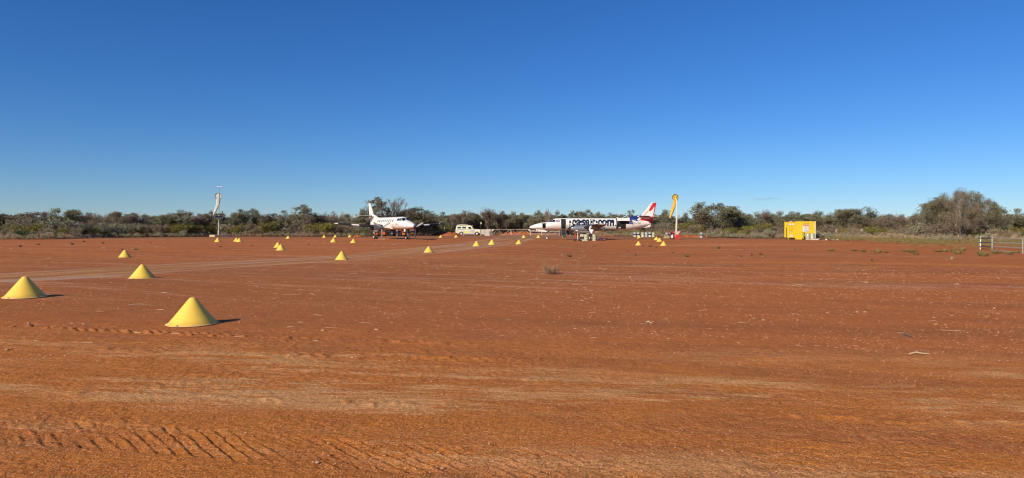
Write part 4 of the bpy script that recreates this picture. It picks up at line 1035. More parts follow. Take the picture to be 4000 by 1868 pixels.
        ths = [R(a) for a in np.linspace(76, -22, 22)]
        ring = [up(t, 0.0) for t in ths] + [up(t, -0.06) for t in reversed(ths)]
        mb = MB(); mb.loft([[Vector((x, y, z)) for y, z in ring] for x in (12.28, 12.6, 13.2, 13.8, 14.06)], smooth=False)
        cd = mb.build('cargo_door', white, A)
        for ch, a, b in (('a', 12.45, 13.10), ('u', 13.18, 13.86)):
            V, F = text_polys(ch, 0.1, 0.035); V = fit(V, a, b, 17, 60)
            decal('letter', [(V, F)], lambda x, t: Vector((x, *up(R(t), 0.008))), navy, cd, dz=3)
        mb = MB(); mb.bar((12.36, -.80, 1.95), (12.36, up(R(-10), -.05)[0], up(R(-10), -.05)[1]), .02); mb.build('door_stay', steel, A)
        mb = MB(); mb.prism([(12.40, 2.55), (12.62, 2.50), (12.95, 1.62), (12.60, 1.62)], -.70, -.62); mb.build('cargo_net', mat('canvas', (0.40, 0.38, 0.30), 0.9), A)
        # nose locker door, folded forward
        mb = MB(); mb.box((1.80, -.86, 2.02), (.05, .34, .66), Matrix.Rotation(R(14), 3, 'Z')); mb.build('nose_locker_door', grey, A, bevel=0.01)
        MB().box((2.08, -.45, 1.84), (.16, .3, .14)).build('nose_locker_box', mat('brown_box', (0.20, 0.12, 0.09), 0.8), A)
        # airstair
        mb = MB(); M = Matrix.Rotation(R(-38), 3, 'X')
        a0 = Vector((0, -.84, 1.44)); a1 = Vector((0, -1.66, .42))
        for x in (4.48, 5.11):
            mb.bar((x, a0.y, a0.z), (x, a1.y, a1.z), .035)
        mb.loft([[Vector((4.47, y, z)), Vector((5.12, y, z)), Vector((5.12, y - .03, z - .03)), Vector((4.47, y - .03, z - .03))] for y, z in ((a0.y + .03, a0.z - .02), (a1.y + .03, a1.z - .02))], smooth=False)
        st = mb.build('airstair', darksteel, A)
        for k in range(5):
            p = a0.lerp(a1, (k + .6) / 5.2)
            MB().box((4.80, p.y, p.z + .02), (.60, .22, .035)).build('stair_tread', grey if k == 4 else darksteel, st)
        for x in (4.50, 5.09):
            mb = MB(); mb.bar((x, -.80, 2.25), (x, -1.45, 1.35), .018); mb.bar((x, -1.45, 1.35), (x, -1.55, .62), .018); mb.build('stair_handrail', steel, st)
        MB().lathe([(.001, -.07), (.06, -.04), (.07, 0), (.06, .04), (.001, .07)], 12, Matrix.Translation((4.62, -1.74, .40))).build('stair_foot_ball', lime, st)  # small yellow-painted ball at the stair foot
        MB().box((3.2, -.868 + .01, 2.0), (.03, .02, .03)).build('static_port', darksteel, A)
    else:
        S = lambda nm, polys, m, off=0.006: decal(nm, polys, lambda x, z: f_side(x, z, 1, off), m, A)
        V, F = text_polys('casair', 0.1, 0.01); V = fit(V, 0, .62, 1.98, 2.16)
        S('company_lettering', [([(4.42 - x, z) for x, z in V], F)], mat('lettering_grey', (0.12, 0.13, 0.16), 0.5))
        S('bird_emblem', [poly((4.62, 2.30), (4.66, 2.22), (4.50, 1.98), (4.47, 1.88), (4.45, 2.0), (4.56, 2.2))], red)
        # black radome lamp on the nose tip
        MB().lathe([(.001, .13), (.08, .10), (.13, .02), (.135, -.05)], 20, Matrix.Translation((.04, 0, 1.735)) @ Matrix.Rotation(R(-90), 4, 'Y')).build('nose_cap', black, A)
    return A

B_ = at_depth(2068, 97); zB = tzf(B_.x + 5.5, 97) + 0.0
aircraft('lettered_aircraft', 'white propeller aircraft with navy casair.com lettering and red tail, doors open', (B_.x, 97, tzf(8, 97) - 0.04), 0.0, True)
yaw = R(30.5)
# heading (sin yaw, -cos yaw): local -x must point there
plain = aircraft('plain_aircraft', 'plain white propeller aircraft without lettering, nose toward the camera', (-12.65, 88.3, tzf(-16, 95)), math.atan2(math.cos(yaw), -math.sin(yaw)), False)

# ------------------------------------------------------------------ people
def skinned(name, pts, edges, radii, root, m, parent, sub=2):
    me = bpy.data.meshes.new(name); me.from_pydata(pts, edges, []); me.update()
    o = link(name, me, m, parent)
    sk = o.modifiers.new('skin', 'SKIN'); sk.use_smooth_shade = True
    for i, r in enumerate(radii):
        me.skin_vertices[0].data[i].radius = r if isinstance(r, tuple) else (r, r)
    me.skin_vertices[0].data[root].use_root = True
    ss = o.modifiers.new('sub', 'SUBSURF'); ss.levels = sub; ss.render_levels = sub
    return o

def person(label, loc, rz, J):
    """J: joints in metres, figure looking along +y; shirt and trousers follow the body"""
    P = thing('person', label, 'person', loc, rz)
    n = ['pelvis', 'waist', 'chest', 'neck', 'headlow', 'headmid', 'headtop', 'shL', 'elL', 'wrL', 'haL', 'shR', 'elR', 'wrR', 'haR', 'hipL', 'knL', 'anL', 'toL', 'hipR', 'knR', 'anR', 'toR']
    pts = [J[k] for k in n]; ix = {k: i for i, k in enumerate(n)}
    ed = [('pelvis', 'waist'), ('waist', 'chest'), ('chest', 'neck'), ('neck', 'headlow'), ('headlow', 'headmid'), ('headmid', 'headtop'), ('chest', 'shL'), ('shL', 'elL'), ('elL', 'wrL'), ('wrL', 'haL'), ('chest', 'shR'), ('shR', 'elR'), ('elR', 'wrR'), ('wrR', 'haR'),
          ('pelvis', 'hipL'), ('hipL', 'knL'), ('knL', 'anL'), ('anL', 'toL'), ('pelvis', 'hipR'), ('hipR', 'knR'), ('knR', 'anR'), ('anR', 'toR')]
    rad = {'pelvis': .13, 'waist': (.14, .10), 'chest': (.15, .11), 'neck': .055, 'headlow': .08, 'headmid': .098, 'headtop': .075, 'sh': .065, 'el': .045, 'wr': .03, 'ha': .036, 'hip': .085, 'kn': .06, 'an': .042, 'to': .04}
    rr = [rad.get(k, rad.get(k[:-1])) for k in n]
    skinned('body', pts, [(ix[a], ix[b]) for a, b in ed], rr, 0, skin, P)
    # fingers on each hand, thumb from the side of the palm
    for s in 'LR':
        h = Vector(J['ha' + s]); w = Vector(J['wr' + s]); d = (h - w).normalized(); u = d.cross(Vector((0, 0, 1)));
        u = u.normalized() if u.length > .1 else Vector((1, 0, 0)); v = d.cross(u)
        for k, ln in enumerate((.075, .085, .08, .06)):
            b = h + u * (k - 1.5) * .02
            skinned('finger', [b, b + d * ln * .55 - v * .008, b + d * ln * .9 - v * .03], [(0, 1), (1, 2)], [.010, .009, .007], 0, skin, P, 1)
        b = w + d * .03 + u * .035
        skinned('thumb', [b, b + d * .03 + u * .03, b + d * .06 + u * .035], [(0, 1), (1, 2)], [.012, .011, .008], 0, skin, P, 1)
    vz = Vector((0, 0, 1))
    L = lambda a, b, t: tuple(Vector(J[a]).lerp(Vector(J[b]), t))
    hem = (J['pelvis'][0], J['pelvis'][1], J['pelvis'][2] - .07)
    sp = [hem, J['waist'], J['chest'], L('chest', 'neck', .7), J['shL'], L('shL', 'elL', .75), J['shR'], L('shR', 'elR', .75)]
    skinned('shirt', sp, [(0, 1), (1, 2), (2, 3), (2, 4), (4, 5), (2, 6), (6, 7)], [(.165, .135), (.175, .135), (.185, .14), .075, .088, .075, .088, .075], 0, shirt, P)
    tp = [L('pelvis', 'waist', .45), J['hipL'], J['knL'], L('knL', 'anL', .93), J['hipR'], J['knR'], L('knR', 'anR', .93)]
    skinned('trousers', tp, [(0, 1), (1, 2), (2, 3), (0, 4), (4, 5), (5, 6)], [(.16, .14), .115, .088, .075, .115, .088, .075], 0, trouser, P)
    for s in 'LR':
        skinned('shoe', [J['an' + s], L('an' + s, 'to' + s, .6), J['to' + s]], [(0, 1), (1, 2)], [.06, .055, .045], 0, black, P, 1)
    return P
def hair(P, J, cap):
    a = Vector(J['headmid']); d = (Vector(J['headtop']) - Vector(J['headlow'])).normalized()
    q = Vector((0, 0, 1)).rotation_difference(d).to_matrix().to_4x4()
    M = Matrix.Translation(a - Vector((0, .018, 0)) + d * .02) @ q
    MB().lathe([(.112, -.05), (.116, .0), (.108, .06), (.075, .105), (.001, .125)], 18, M).build('cap' if cap else 'hair', navy if cap else hairm, P)
    b = a + d * .0
    mb = MB()
    mb.add([b + Vector((-.02, .095, -.01)), b + Vector((.02, .095, -.01)), b + Vector((0, .125, -.03)), b + Vector((0, .10, .03))], [(0, 1, 2), (0, 2, 3), (1, 3, 2), (0, 3, 1)]); mb.build('nose', skin, P)
    for s in (-1, 1):
        MB().lathe([(.001, -.012), (.012, 0), (.001, .012)], 8, Matrix.Translation(b + Vector((s * .038, .088, .018)))).build('eye', dark, P)
        MB().lathe([(.001, -.02), (.02, 0), (.001, .02)], 8, Matrix.Translation(b + Vector((s * .10, .0, 0)))).build('ear', skin, P)
    MB().box(b + Vector((0, .092, -.048)), (.05, .012, .010)).build('mouth', mat('lip', (.30, .10, .08), .6), P)

# near man: back to the camera, head bowed, right hand on the trolley handle
J1 = dict(pelvis=(0, 0, .93), waist=(0, .02, 1.12), chest=(0.01, .07, 1.36), neck=(0.02, .13, 1.50), headlow=(0.04, .19, 1.56), headmid=(0.05, .23, 1.62), headtop=(0.06, .25, 1.70),
          shL=(-.19, .07, 1.41), elL=(-.27, .10, 1.12), wrL=(-.24, .24, .92), haL=(-.23, .30, .86), shR=(.20, .08, 1.40), elR=(.34, .13, 1.15), wrR=(.42, .22, .98), haR=(.46, .26, .93),
          hipL=(-.10, 0, .88), knL=(-.12, .03, .48), anL=(-.13, -.02, .09), toL=(-.15, .15, .04), hipR=(.10, 0, .88), knR=(.13, .03, .48), anR=(.15, -.03, .09), toR=(.17, .14, .04))
p1 = at_depth(2311, 89.6)
pm = person('man seen from behind, white short-sleeved shirt and dark trousers, bent over the hand trolley', p1, 0, J1); hair(pm, J1, False)
# far man: on a step, turned to the right, reaching over the wing
J2 = dict(pelvis=(0, 0, .92), waist=(0, .03, 1.10), chest=(0, .12, 1.32), neck=(0, .20, 1.46), headlow=(0, .25, 1.51), headmid=(0, .29, 1.57), headtop=(0, .31, 1.66),
          shL=(.18, .13, 1.36), elL=(.22, .34, 1.20), wrL=(.16, .58, 1.22), haL=(.15, .66, 1.22), shR=(-.18, .13, 1.36), elR=(-.22, .36, 1.20), wrR=(-.12, .60, 1.22), haR=(-.10, .68, 1.22),
          hipL=(.10, 0, .88), knL=(.12, .03, .48), anL=(.13, -.03, .09), toL=(.14, .14, .04), hipR=(-.10, 0, .88), knR=(-.12, .03, .48), anR=(-.13, -.03, .09), toR=(-.14, .14, .04))
p2 = at_depth(2303, 90.6)
st = thing('step_platform', 'low two-step platform hidden behind the green drum, under the man at the wing', 'step', p2)
for x in (-.3, .3):
    for y in (-.25, .25):
        MB().bar((x, y, 0), (x * .8, y * .8, .40), .02).build('leg', galv, st)
MB().box((0, 0, .42), (.6, .5, .04)).build('platform', galv, st); MB().box((-.42, 0, .20), (.22, .45, .03)).build('step', galv, st)
P2 = person('man in white shirt and dark cap leaning over the wing to refuel', p2 + Vector((0, 0, .44)), R(-80), J2); hair(P2, J2, True)

# ------------------------------------------------------------------ drums
def drum_parts(m):
    mb = MB(); prof = [(.27, 0), (.285, .012), (.285, .03), (.278, .045), (.278, .27), (.288, .285), (.288, .30), (.278, .315), (.278, .57), (.288, .585), (.288, .60), (.278, .615), (.278, .845), (.286, .86), (.286, .88), (.27, .885), (.262, .865), (.001, .862)]
    mb.lathe(prof, 32); b = mb.mesh('drum_shell'); b.materials.append(m); return b
D_G, D_Y = drum_parts(drumgreen), drum_parts(drumgrey)
mb = MB(); mb.lathe([(.281, .38), (.2835, .385), (.2835, .575), (.281, .58)], 32, cap=False); D_B = mb.mesh('black_band'); D_B.materials.append(black)
mb = MB(); mb.lathe([(.03, .862), (.035, .885), (.02, .89), (.001, .89)], 10, Matrix.Translation((.17, .05, 0))); D_C = mb.mesh('bung_cap'); D_C.materials.append(darksteel)
def label_mesh(w, z0, z1, a0):
    mb = MB(); n = 6; V = []; 
    for k in range(n + 1):
        a = a0 + (k / n - .5) * w / .29
        for z in (z0, z1): V.append((.2905 * math.sin(a), -.2905 * math.cos(a), z))
    mb.add(V, [(2 * k, 2 * k + 2, 2 * k + 3, 2 * k + 1) for k in range(n)], True); return mb.mesh('paper_label')
lab_m = mat('paper_label', (.78, .76, .74), .7)
def drum(px, Y, lab, kind, band=False, tags=(), group='fuel drums', tilt=0.0, name='fuel_drum'):
    c = at_depth(px, Y)
    t = thing(name, lab, 'drum', c, 0, group)
    link('drum_shell', D_G if kind == 'g' else D_Y, None, t); link('bung_cap', D_C, None, t)
    if band: link('black_band', D_B, None, t)
    for w, z0, z1, a in tags:
        me = label_mesh(w, z0, z1, a); link('paper_label', me, lab_m, t)
        if w > .2:
            for k in range(2):
                zz_ = z0 + (z1 - z0) * (.35 + .3 * k); ll = label_mesh(w * .5, zz_, zz_ + .03, a); V = [v.co for v in ll.vertices]
                for v in ll.vertices: v.co.x *= 1.008; v.co.y *= 1.008
                link('label_print', ll, black if k else red, t)
    t.rotation_euler = (0, tilt, 0)
    return t
drum(2290, 88.6, 'pale green fuel drum left of the two men', 'g')
drum(2322.5, 88.7, 'pale green fuel drum under the man\'s right hand, beside the trolley', 'g')
Yd = 121
drum(2480, Yd, 'grey black-banded drum at left end of the row under the tail', 'y', True, [(.18, .06, .26, .3)], tilt=0.03)
drum(2494, Yd, 'grey black-banded drum with pink label, second in the row under the tail', 'y', True, [(.34, .06, .30, .1)])
drum(2511, Yd, 'pale green drum with white label, third in the row under the tail', 'g', False, [(.44, .04, .28, 0)])
drum(2525, Yd, 'dull grey drum with a small white label halfway up, fourth in the row', 'y', True, [(.30, .42, .62, -.15)])
drum(2539, Yd, 'grey black-banded drum with white base label, fifth in the row', 'y', True, [(.42, .06, .30, 0)])
drum(2553, Yd, 'plain pale green drum at right end of the row under the tail', 'g')
drum(2740, 113, 'lone grey drum with black band standing right of the yellow windsock', 'y', True)
YC = 97.0
drum(3156, 94.2, 'left pale green drum before the yellow container', 'g', False, [(.16, .55, .80, -.5)])
drum(3174, 94.0, 'right pale green drum before the yellow container', 'g', False, [(.12, .62, .82, -.75), (.15, .28, .52, -.7)])
drum(2605, 112, 'grey drum behind the tan crate near the yellow windsock', 'y', True)
drum(2619, 112.6, 'half-hidden pale drum between tan crate and red hose reel', 'y', False)

# ------------------------------------------------------------------ refuelling gear beside the lettered aircraft
c = at_depth(2257, 88.8)
fp = thing('fuel_pump_trolley', 'fuel pump trolley with red and white posts and small black wheels', 'pump trolley', c)
MB().bar((.0, 0, .12), (0, 0, 1.12), .045, .045, 10).build('white_post', white, fp)
MB().bar((-.36, .05, .42), (-.20, .05, 1.10), .05, .05, 10).build('red_post', red, fp)
MB().box((-.08, 0, 1.20), (.34, .22, .16)).build('pump_head', mat('rust_brown', (.17, .09, .06), .7), fp, bevel=.02)
mb = MB(); mb.prism([(-.34, 1.28), (-.26, 1.40), (-.10, 1.44), (.12, 1.30)], -.14, .14); mb.build('pump_cover', white, fp, bevel=.02)
MB().box((-.08, 0, .16), (.86, .44, .08)).build('chassis', darksteel, fp, bevel=.01)
mb = MB()
for k in range(18):
    a = k * .5; mb.bar((.28 + .10 * math.cos(a), .05 * math.sin(a * 1.3), .20 + .02 * k), (.28 + .10 * math.cos(a + .5), .05 * math.sin((a + .5) * 1.3), .22 + .02 * k), .02, n=6)
mb.bar((.02, 0, 1.15), (.28, 0, .55), .018); mb.build('hose', black, fp)
for x in (-.42, .26):
    for y in (-.22, .22):
        M = Matrix.Translation((x, y, .13)) @ Matrix.Rotation(R(90), 4, 'X')
        MB().lathe([(.05, -.04), (.13, -.04), (.13, .04), (.05, .04)], 18, M).build('wheel', tyre_m, fp)
c = at_depth(2273.5, 88.9)
bx = thing('black_battery_box', 'black low box between the cream case and the green box', 'box', c + Vector((0, 0, .30)))
MB().box((0, 0, .12), (.46, .36, .24)).build('case', black, bx, bevel=.02); MB().bar((-.12, 0, .25), (.12, 0, .25), .012).build('handle', darksteel, bx)
bx = thing('green_storage_box', 'dull green box on the ground left of the green drum', 'box', c)
MB().box((0, 0, .15), (.48, .38, .29)).build('case', mat('dull_green_plastic', (.20, .22, .14), .6), bx, bevel=.02); MB().box((0, 0, .285), (.50, .40, .03)).build('lid', mat('dull_green_plastic', (.2, .22, .14), .6), bx)
bx = thing('cream_tool_case', 'cream case on top of the black box beside the green drum', 'case', c + Vector((-.02, 0, .545)))
MB().box((0, 0, .17), (.44, .30, .32)).build('case', offwhite, bx, bevel=.025); mb = MB(); mb.box((-.07, -.153, .20), (.05, .01, .05)); mb.box((.07, -.153, .21), (.06, .01, .03)); mb.build('latch', darksteel, bx)
c = at_depth(2278, 88.2)
bx = thing('white_jerrycan', 'small white can on the ground before the green box', 'can', c)
MB().lathe([(.07, 0), (.09, .02), (.09, .16), (.05, .19), (.03, .21), (.001, .21)], 14).build('can_body', white, bx); MB().bar((.05, 0, .17), (.09, 0, .12), .012).build('can_handle', red, bx)
# hand trolley
c = at_depth(2350, 88.4)
tr = thing('hand_trolley', 'violet drum trolley tipped back on large red-hubbed wheels', 'trolley', c)
H0 = Vector((-.98, 0, .98)); H1 = Vector((.32, 0, .26))
for y in (-.22, .22):
    MB().bar(H0 + Vector((0, y, 0)), H1 + Vector((0, y, 0)), .022).build('side_rail', purple, tr)
for k in range(4):
    p = H0.lerp(H1, .12 + .25 * k); MB().bar(p + Vector((0, -.22, 0)), p + Vector((0, .22, 0)), .018).build('cross_bar', purple, tr)
mb = MB(); mb.bar(H0, H0 + Vector((-.12, 0, .05)), .02); mb.bar(H0 + Vector((0, -.22, 0)), H0 + Vector((0, .22, 0)), .02); mb.build('handle', black, tr)
mb = MB(); mb.bar((-.35, -.2, .62), (-.50, -.2, .18), .018); mb.bar((-.35, .2, .62), (-.50, .2, .18), .018); mb.bar((-.50, 0, .12), (.10, 0, .22), .02); mb.build('prop_leg', purple, tr)
for x, r in ((.34, .165), (-.06, .12), (-.46, .10)):
    for y in (-.27, .27) if x > 0 else (-.18, .18):
        M = Matrix.Translation((x, y, r)) @ Matrix.Rotation(R(90), 4, 'X')
        MB().lathe([(r * .55, -.04), (r, -.035), (r, .035), (r * .55, .04)], 20, M, cap=False).build('tyre', tyre_m, tr)
        MB().lathe([(r * .15, -.045), (r * .55, -.042), (r * .55, .042), (r * .15, .045)], 14, M).build('wheel_hub', mat('pink_red_hub', (.50, .12, .11), .5), tr)
# stand beneath the plain aircraft's nose gear: chock and plank
c = at_depth(1492, 93); ck = thing('wheel_chock', 'pale timber chock board on the ground below the plain aircraft\'s engine', 'chock', c, R(8))
MB().box((0, 0, .04), (.85, .12, .08)).build('board', tanwood, ck, bevel=.01); MB().bar((-.45, .1, .02), (-.8, .2, .02), .012).build('rope', offwhite, ck)

# ------------------------------------------------------------------ windsocks
def sock_mesh(rings, n=24, folds=0.06, seed=1):
    """limp cloth: each ring is (centre x, y, z, half width, half depth, lift of the rear edge)"""
    k0 = np.arange(len(rings)); ts = np.linspace(0, len(rings) - 1, 26); A = np.array(rings, float)
    out = []
    for t in ts:
        cx, cy, cz, rx, ry, dz = [float(np.interp(t, k0, A[:, j])) for j in range(6)]
        ring = []
        for k in range(n):
            a = 2 * math.pi * k / n; f = 1 + (folds * min(1, t) * math.sin(4 * a + t * 1.1 + seed) + 0.5 * folds * min(1, t) * math.sin(7 * a - t * 2.3))
            ring.append(Vector((cx + rx * math.cos(a) * f, cy + ry * math.sin(a) * f, cz + dz * math.sin(a))))
        out.append(ring)
    mb = MB(); mb.loft(out, cap=False); return mb
def mouth_cloth(c, r, seed):  # cloth disc added just behind the hoop so the mouth looks sunlit
    """slack cloth lying across the hoop, with upright creases"""
    n, k = 36, 9; V = [Vector(c) + Vector((0, .06, 0))]; F = []
    for j in range(1, k + 1):
        q = j / k
        for i in range(n):
            a = 2 * math.pi * i / n; x, z = r * q * math.cos(a), r * q * math.sin(a)
            V.append(Vector(c) + Vector((x, .07 - .05 * q * q + .016 * math.sin(x * 26 + seed) * (1 - q ** 4) + .01 * math.sin(x * 55 + z * 6) * (1 - q ** 4), z)))
    for i in range(n): F.append((0, 1 + i, 1 + (i + 1) % n))
    for j in range(k - 1):
        for i in range(n): F.append((1 + j * n + i, 1 + (j + 1) * n + i, 1 + (j + 1) * n + (i + 1) % n, 1 + j * n + (i + 1) % n))
    return MB().add(V, F, True)
def ring_tube(c, r, tr, n=36):
    c = Vector(c); rings = []
    for k in range(n + 1):
        a = 2 * math.pi * k / n; u = Vector((math.cos(a), 0, math.sin(a)))
        rings.append([c + u * (r + tr * math.cos(b)) + Vector((0, tr * math.sin(b), 0)) for b in np.radians(np.arange(0, 360, 45))])
    return MB().loft(rings, cap=False)
YW = 124.0
c = at_depth(854, YW); m_px = YW / FPX
ws = thing('windsock_mast', 'tall white windsock mast with solar panel and cross-arm lights on sandstone base', 'windsock', c)
zt = lambda py: z_at(py, YW) - c.z
b = MB().bar((0, 0, .2), (0, 0, zt(899)), .16, .15, 12).build('lower_sleeve', offwhite, ws)
MB().bar((0, 0, zt(899)), (.10, 0, zt(842)), .085, .075, 10).build('pole', offwhite, ws)
MB().bar((.10, 0, zt(842)), (.16, 0, zt(730)), .045, .035, 8).build('upper_pole', galv, ws)
mb = MB(); mb.bar((.16 - .50, 0, zt(731)), (.16 + .48, 0, zt(730)), .07, .07, 10); ca = mb.build('cross_arm', white, ws)
for dx in (-.46, .44): MB().lathe([(.05, 0), (.10, -.06), (.10, -.10), (.001, -.11)], 12, Matrix.Translation((.16 + dx, 0, zt(730)))).build('lamp', galv, ca)
MB().bar((.16, 0, zt(731)), (.16, 0, zt(725)), .07, .05, 8).build('top_lamp', darksteel, ws)
rc = (-.06, .0, zt(766.5))
ring_tube(rc, .56, .035).build('hoop', darksteel, ws)
mb = MB(); mb.bar((.16, .02, zt(760)), (.45, .0, zt(764)), .02); mb.bar((.16, .02, zt(772)), (-.5, 0, zt(770)), .02); mb.build('hoop_bracket', galv, ws)
x0, z0 = rc[0], rc[2]
sock_mesh([(x0, .02, z0, .54, .02, .54), (x0 + .01, .10, z0 - .50, .38, .14, .10), (x0 - .04, .14, z0 - 1.0, .34, .18, .06), (x0 - .14, .16, z0 - 1.55, .34, .19, .03), (x0 - .41, .15, z0 - 2.3, .29, .18, .0), (x0 - .66, .14, z0 - 2.9, .22, .16, -.02), (x0 - .88, .12, z0 - 3.36, .15, .13, -.02)], folds=.07).build('sock', white_s, ws); mouth_cloth((x0, 0, z0), .545, 1).build('mouth_cloth', white_s, ws)
M = Matrix.Rotation(R(-42), 3, 'X') @ Matrix.Rotation(R(0), 3, 'Y')
pz = zt(847.5); w = .80
def sheet(nm, dx, dz, off, th, m):
    mb = MB(); o = Vector((.14, -.15, pz))
    u = Vector((1, 0, 0)); v = Vector((-.18, -.0, .62)) + Vector((0, .75, 0)); v.normalize(); nn = u.cross(v).normalized()
    if nn.y > 0: nn = -nn
    c8 = [o + u * (a * dx) + v * (b_ * dz) + nn * (off + t) for t in (0, th) for a, b_ in ((-1, -1), (1, -1), (1, 1), (-1, 1))]
    mb.add(c8, [(0, 1, 2, 3), (7, 6, 5, 4), (0, 4, 5, 1), (1, 5, 6, 2), (2, 6, 7, 3), (3, 7, 4, 0)])
    return mb.build(nm, m, ws)
sheet('solar_frame', .78, .42, 0, .04, galv); sp_ = sheet('solar_panel', .73, .37, .041, .006, solar_m)
MB().bar((.05, 0, pz - .2), (.14, -.12, pz), .03).build('panel_bracket', galv, ws)
base = thing('sandstone_base', 'low sandstone block border round the foot of the white windsock', 'block border', c + Vector((.0, .0, 0)), R(45))
S = 2.15
k = 0
for side in range(4):
    n = 3
    for i in range(n):
        a = -S / 2 + S * (i + .5) / n
        M = Matrix.Rotation(R(90 * side), 3, 'Z')
        MB().box(M @ Vector((a + .12, -S / 2 + .0, .17)), (S / n - .03, .24, .42), M).build('block', brickm, base, bevel=.015)

c = at_depth(2645, 98.6); YY = 98.6
zt = lambda py: z_at(py, YY) - c.z
ws = thing('windsock_mast', 'yellow windsock on white hinged mast, hanging limp', 'windsock', c + Vector((0, .35, 0)))
MB().bar((0, 0, 0), (.07, 0, zt(840)), .085, .08, 12).build('lower_post', offwhite, ws)
MB().bar((-.10, 0, 1.0), (.02, 0, zt(777)), .055, .05, 10).build('pole', white, ws)
MB().bar((.02, 0, zt(777)), (.07, 0, zt(762)), .035, .03, 8).build('upper_pole', darksteel, ws)
rc = (-.20, 0, zt(770.5)); ring_tube(rc, .44, .025).build('hoop', darksteel, ws)
ring_tube((rc[0] + .09, .30, rc[2] - .03), .43, .015).build('back_hoop', galv, ws)
x0, z0 = rc[0], rc[2]
sock_mesh([(x0, .02, z0, .42, .02, .42), (x0 + .0, .08, z0 - .38, .33, .12, .08), (x0 - .08, .12, z0 - .92, .265, .15, .05), (x0 - .27, .13, z0 - 1.6, .26, .16, .02), (x0 - .47, .12, z0 - 2.27, .215, .14, .0), (x0 - .73, .10, z0 - 2.97, .11, .09, .0)], folds=.08, seed=3).build('sock', yellow_s, ws); mouth_cloth((x0, 0, z0), .425, 2).build('mouth_cloth', yellow_s, ws)
mb = MB(); mb.bar((.02, .02, zt(777)), (.2, .1, zt(772)), .02); mb.build('hoop_bracket', darksteel, ws)
bx = thing('red_equipment_box', 'tall red box with slanted white lid at the yellow windsock foot', 'equipment box', at_depth(2644.5, 97.6))
MB().box((0, 0, .47), (.50, .42, .94)).build('cabinet', red, bx, bevel=.015)
mb = MB(); mb.prism([(-.28, .94), (-.22, 1.12), (.46, 1.14), (.34, .94)], -.26, .24); mb.build('lid', offwhite, bx, bevel=.01)
MB().box((-.02, -.214, .80), (.34, .008, .20)).build('label_plate', lab_m, bx); MB().box((-.01, -.219, .76), (.16, .004, .05)).build('label_print', black, bx)
mb = MB(); mb.box((.29, 0, .12), (.05, .3, .2)); mb.box((-.27, 0, .6), (.05, .1, .5)); mb.build('side_bracket', offwhite, bx)
bx = thing('hose_reel_stand', 'red hose reel with black hose and white tank left of the red box', 'hose reel', at_depth(2625, 98.5))
mb = MB()
for k in range(5):
    for q in range(20):
        a = q * math.pi / 10; a2 = (q + 1) * math.pi / 10
        mb.bar((.30 * math.cos(a), -.1 + .05 * k, .36 + .33 * math.sin(a)), (.30 * math.cos(a2), -.1 + .05 * k, .36 + .33 * math.sin(a2)), .028, n=6)
mb.build('hose', black, bx)
MB().lathe([(.001, .06), (.13, .10), (.145, .2), (.145, .52), (.12, .6), (.08, .64), (.08, .68), (.10, .70), (.06, .74), (.001, .75)], 20, Matrix.Translation((0, -.22, .06))).build('white_tank', white, bx)
MB().box((0, .02, .90), (.46, .30, .36)).build('reel_housing', red, bx, bevel=.03); MB().box((.02, .02, 1.12), (.30, .26, .12)).build('top_cap', mat('dull_red', (.30, .06, .05), .6), bx, bevel=.02)
mb = MB()
for x in (-.3, .3): mb.bar((x, .1, 0), (x, .1, .9), .03)
mb.build('frame', red, bx)
bx = thing('tan_crate', 'tan fibreboard crate left of the red hose reel', 'crate', at_depth(2604, 106))
MB().box((0, 0, .24), (.80, .5, .48)).build('crate_box', tanwood, bx, bevel=.015)
for z in (.10, .38): MB().box((0, -.262, z), (.82, .02, .05)).build('slat', mat('dark_tan_board', (.33, .23, .12), .8), bx)

# ------------------------------------------------------------------ yellow container
lc = at_depth(3107, 95.2); cw = 79 / FPX * 95.2; ch = 2.56
ct = thing('yellow_container', 'bright yellow shipping container with open doors and aircraft warning sign', 'container', lc)
n = 26; V = []
for side, y in ((0, 0.03), (1, 2.40)):
    b = len(V)
    for i in range(n * 4 + 1):
        ph = i % 4; x = .10 + (cw - .20) * i / (n * 4); d = (.0, .0, .010, .010)[ph] * (1 if side == 0 else -1)
        V += [(x, y + d, .17), (x, y + d, ch - .11)]
    F = [(2 * i, 2 * i + 2, 2 * i + 3, 2 * i + 1) for i in range(n * 4)]
    MB().add(V, F).build('corrugated_side', yellow_c, ct); V = []
for x in (.05, cw - .05):
    for y in (.05, 2.39): MB().box((x, y, ch / 2), (.11, .11, ch)).build('corner_post', yellow_c if x < 1 else mat('pale_post_paint', (.80, .74, .52), .5), ct, bevel=.01)
for y in (.05, 2.39):
    MB().box((cw / 2, y, ch - .055), (cw - .23, .09, .108)).build('top_rail', yellow_c, ct); MB().box((cw / 2, y, .11), (cw - .23, .09, .12)).build('bottom_rail', yellow_c, ct)
MB().box((cw / 2, 1.22, ch - .015), (cw - .1, 2.3, .02)).build('roof', yellow_c, ct)
MB().box((cw / 2, 1.22, .19), (cw - .1, 2.3, .05)).build('floor', dark, ct); MB().box((cw - .04, 1.22, ch / 2), (.03, 2.2, ch - .3)).build('end_wall', yellow_c, ct)
for x, s in ((.35, .22), (.62, .18), (.86, .20)): MB().box((x, .08, .04), (s, .10, .10)).build('foot', yellow_c, ct)
for x in (.9 * cw, ): MB().lathe([(.08, 0), (.08, .05), (.001, .09)], 12, Matrix.Translation((cw * .78, .2, ch))).build('roof_vent', yellow_c, ct)
MB().box((-.35, .6, ch - .02), (.22, .3, .16)).build('door_header_lamp', offwhite, ct, bevel=.03)
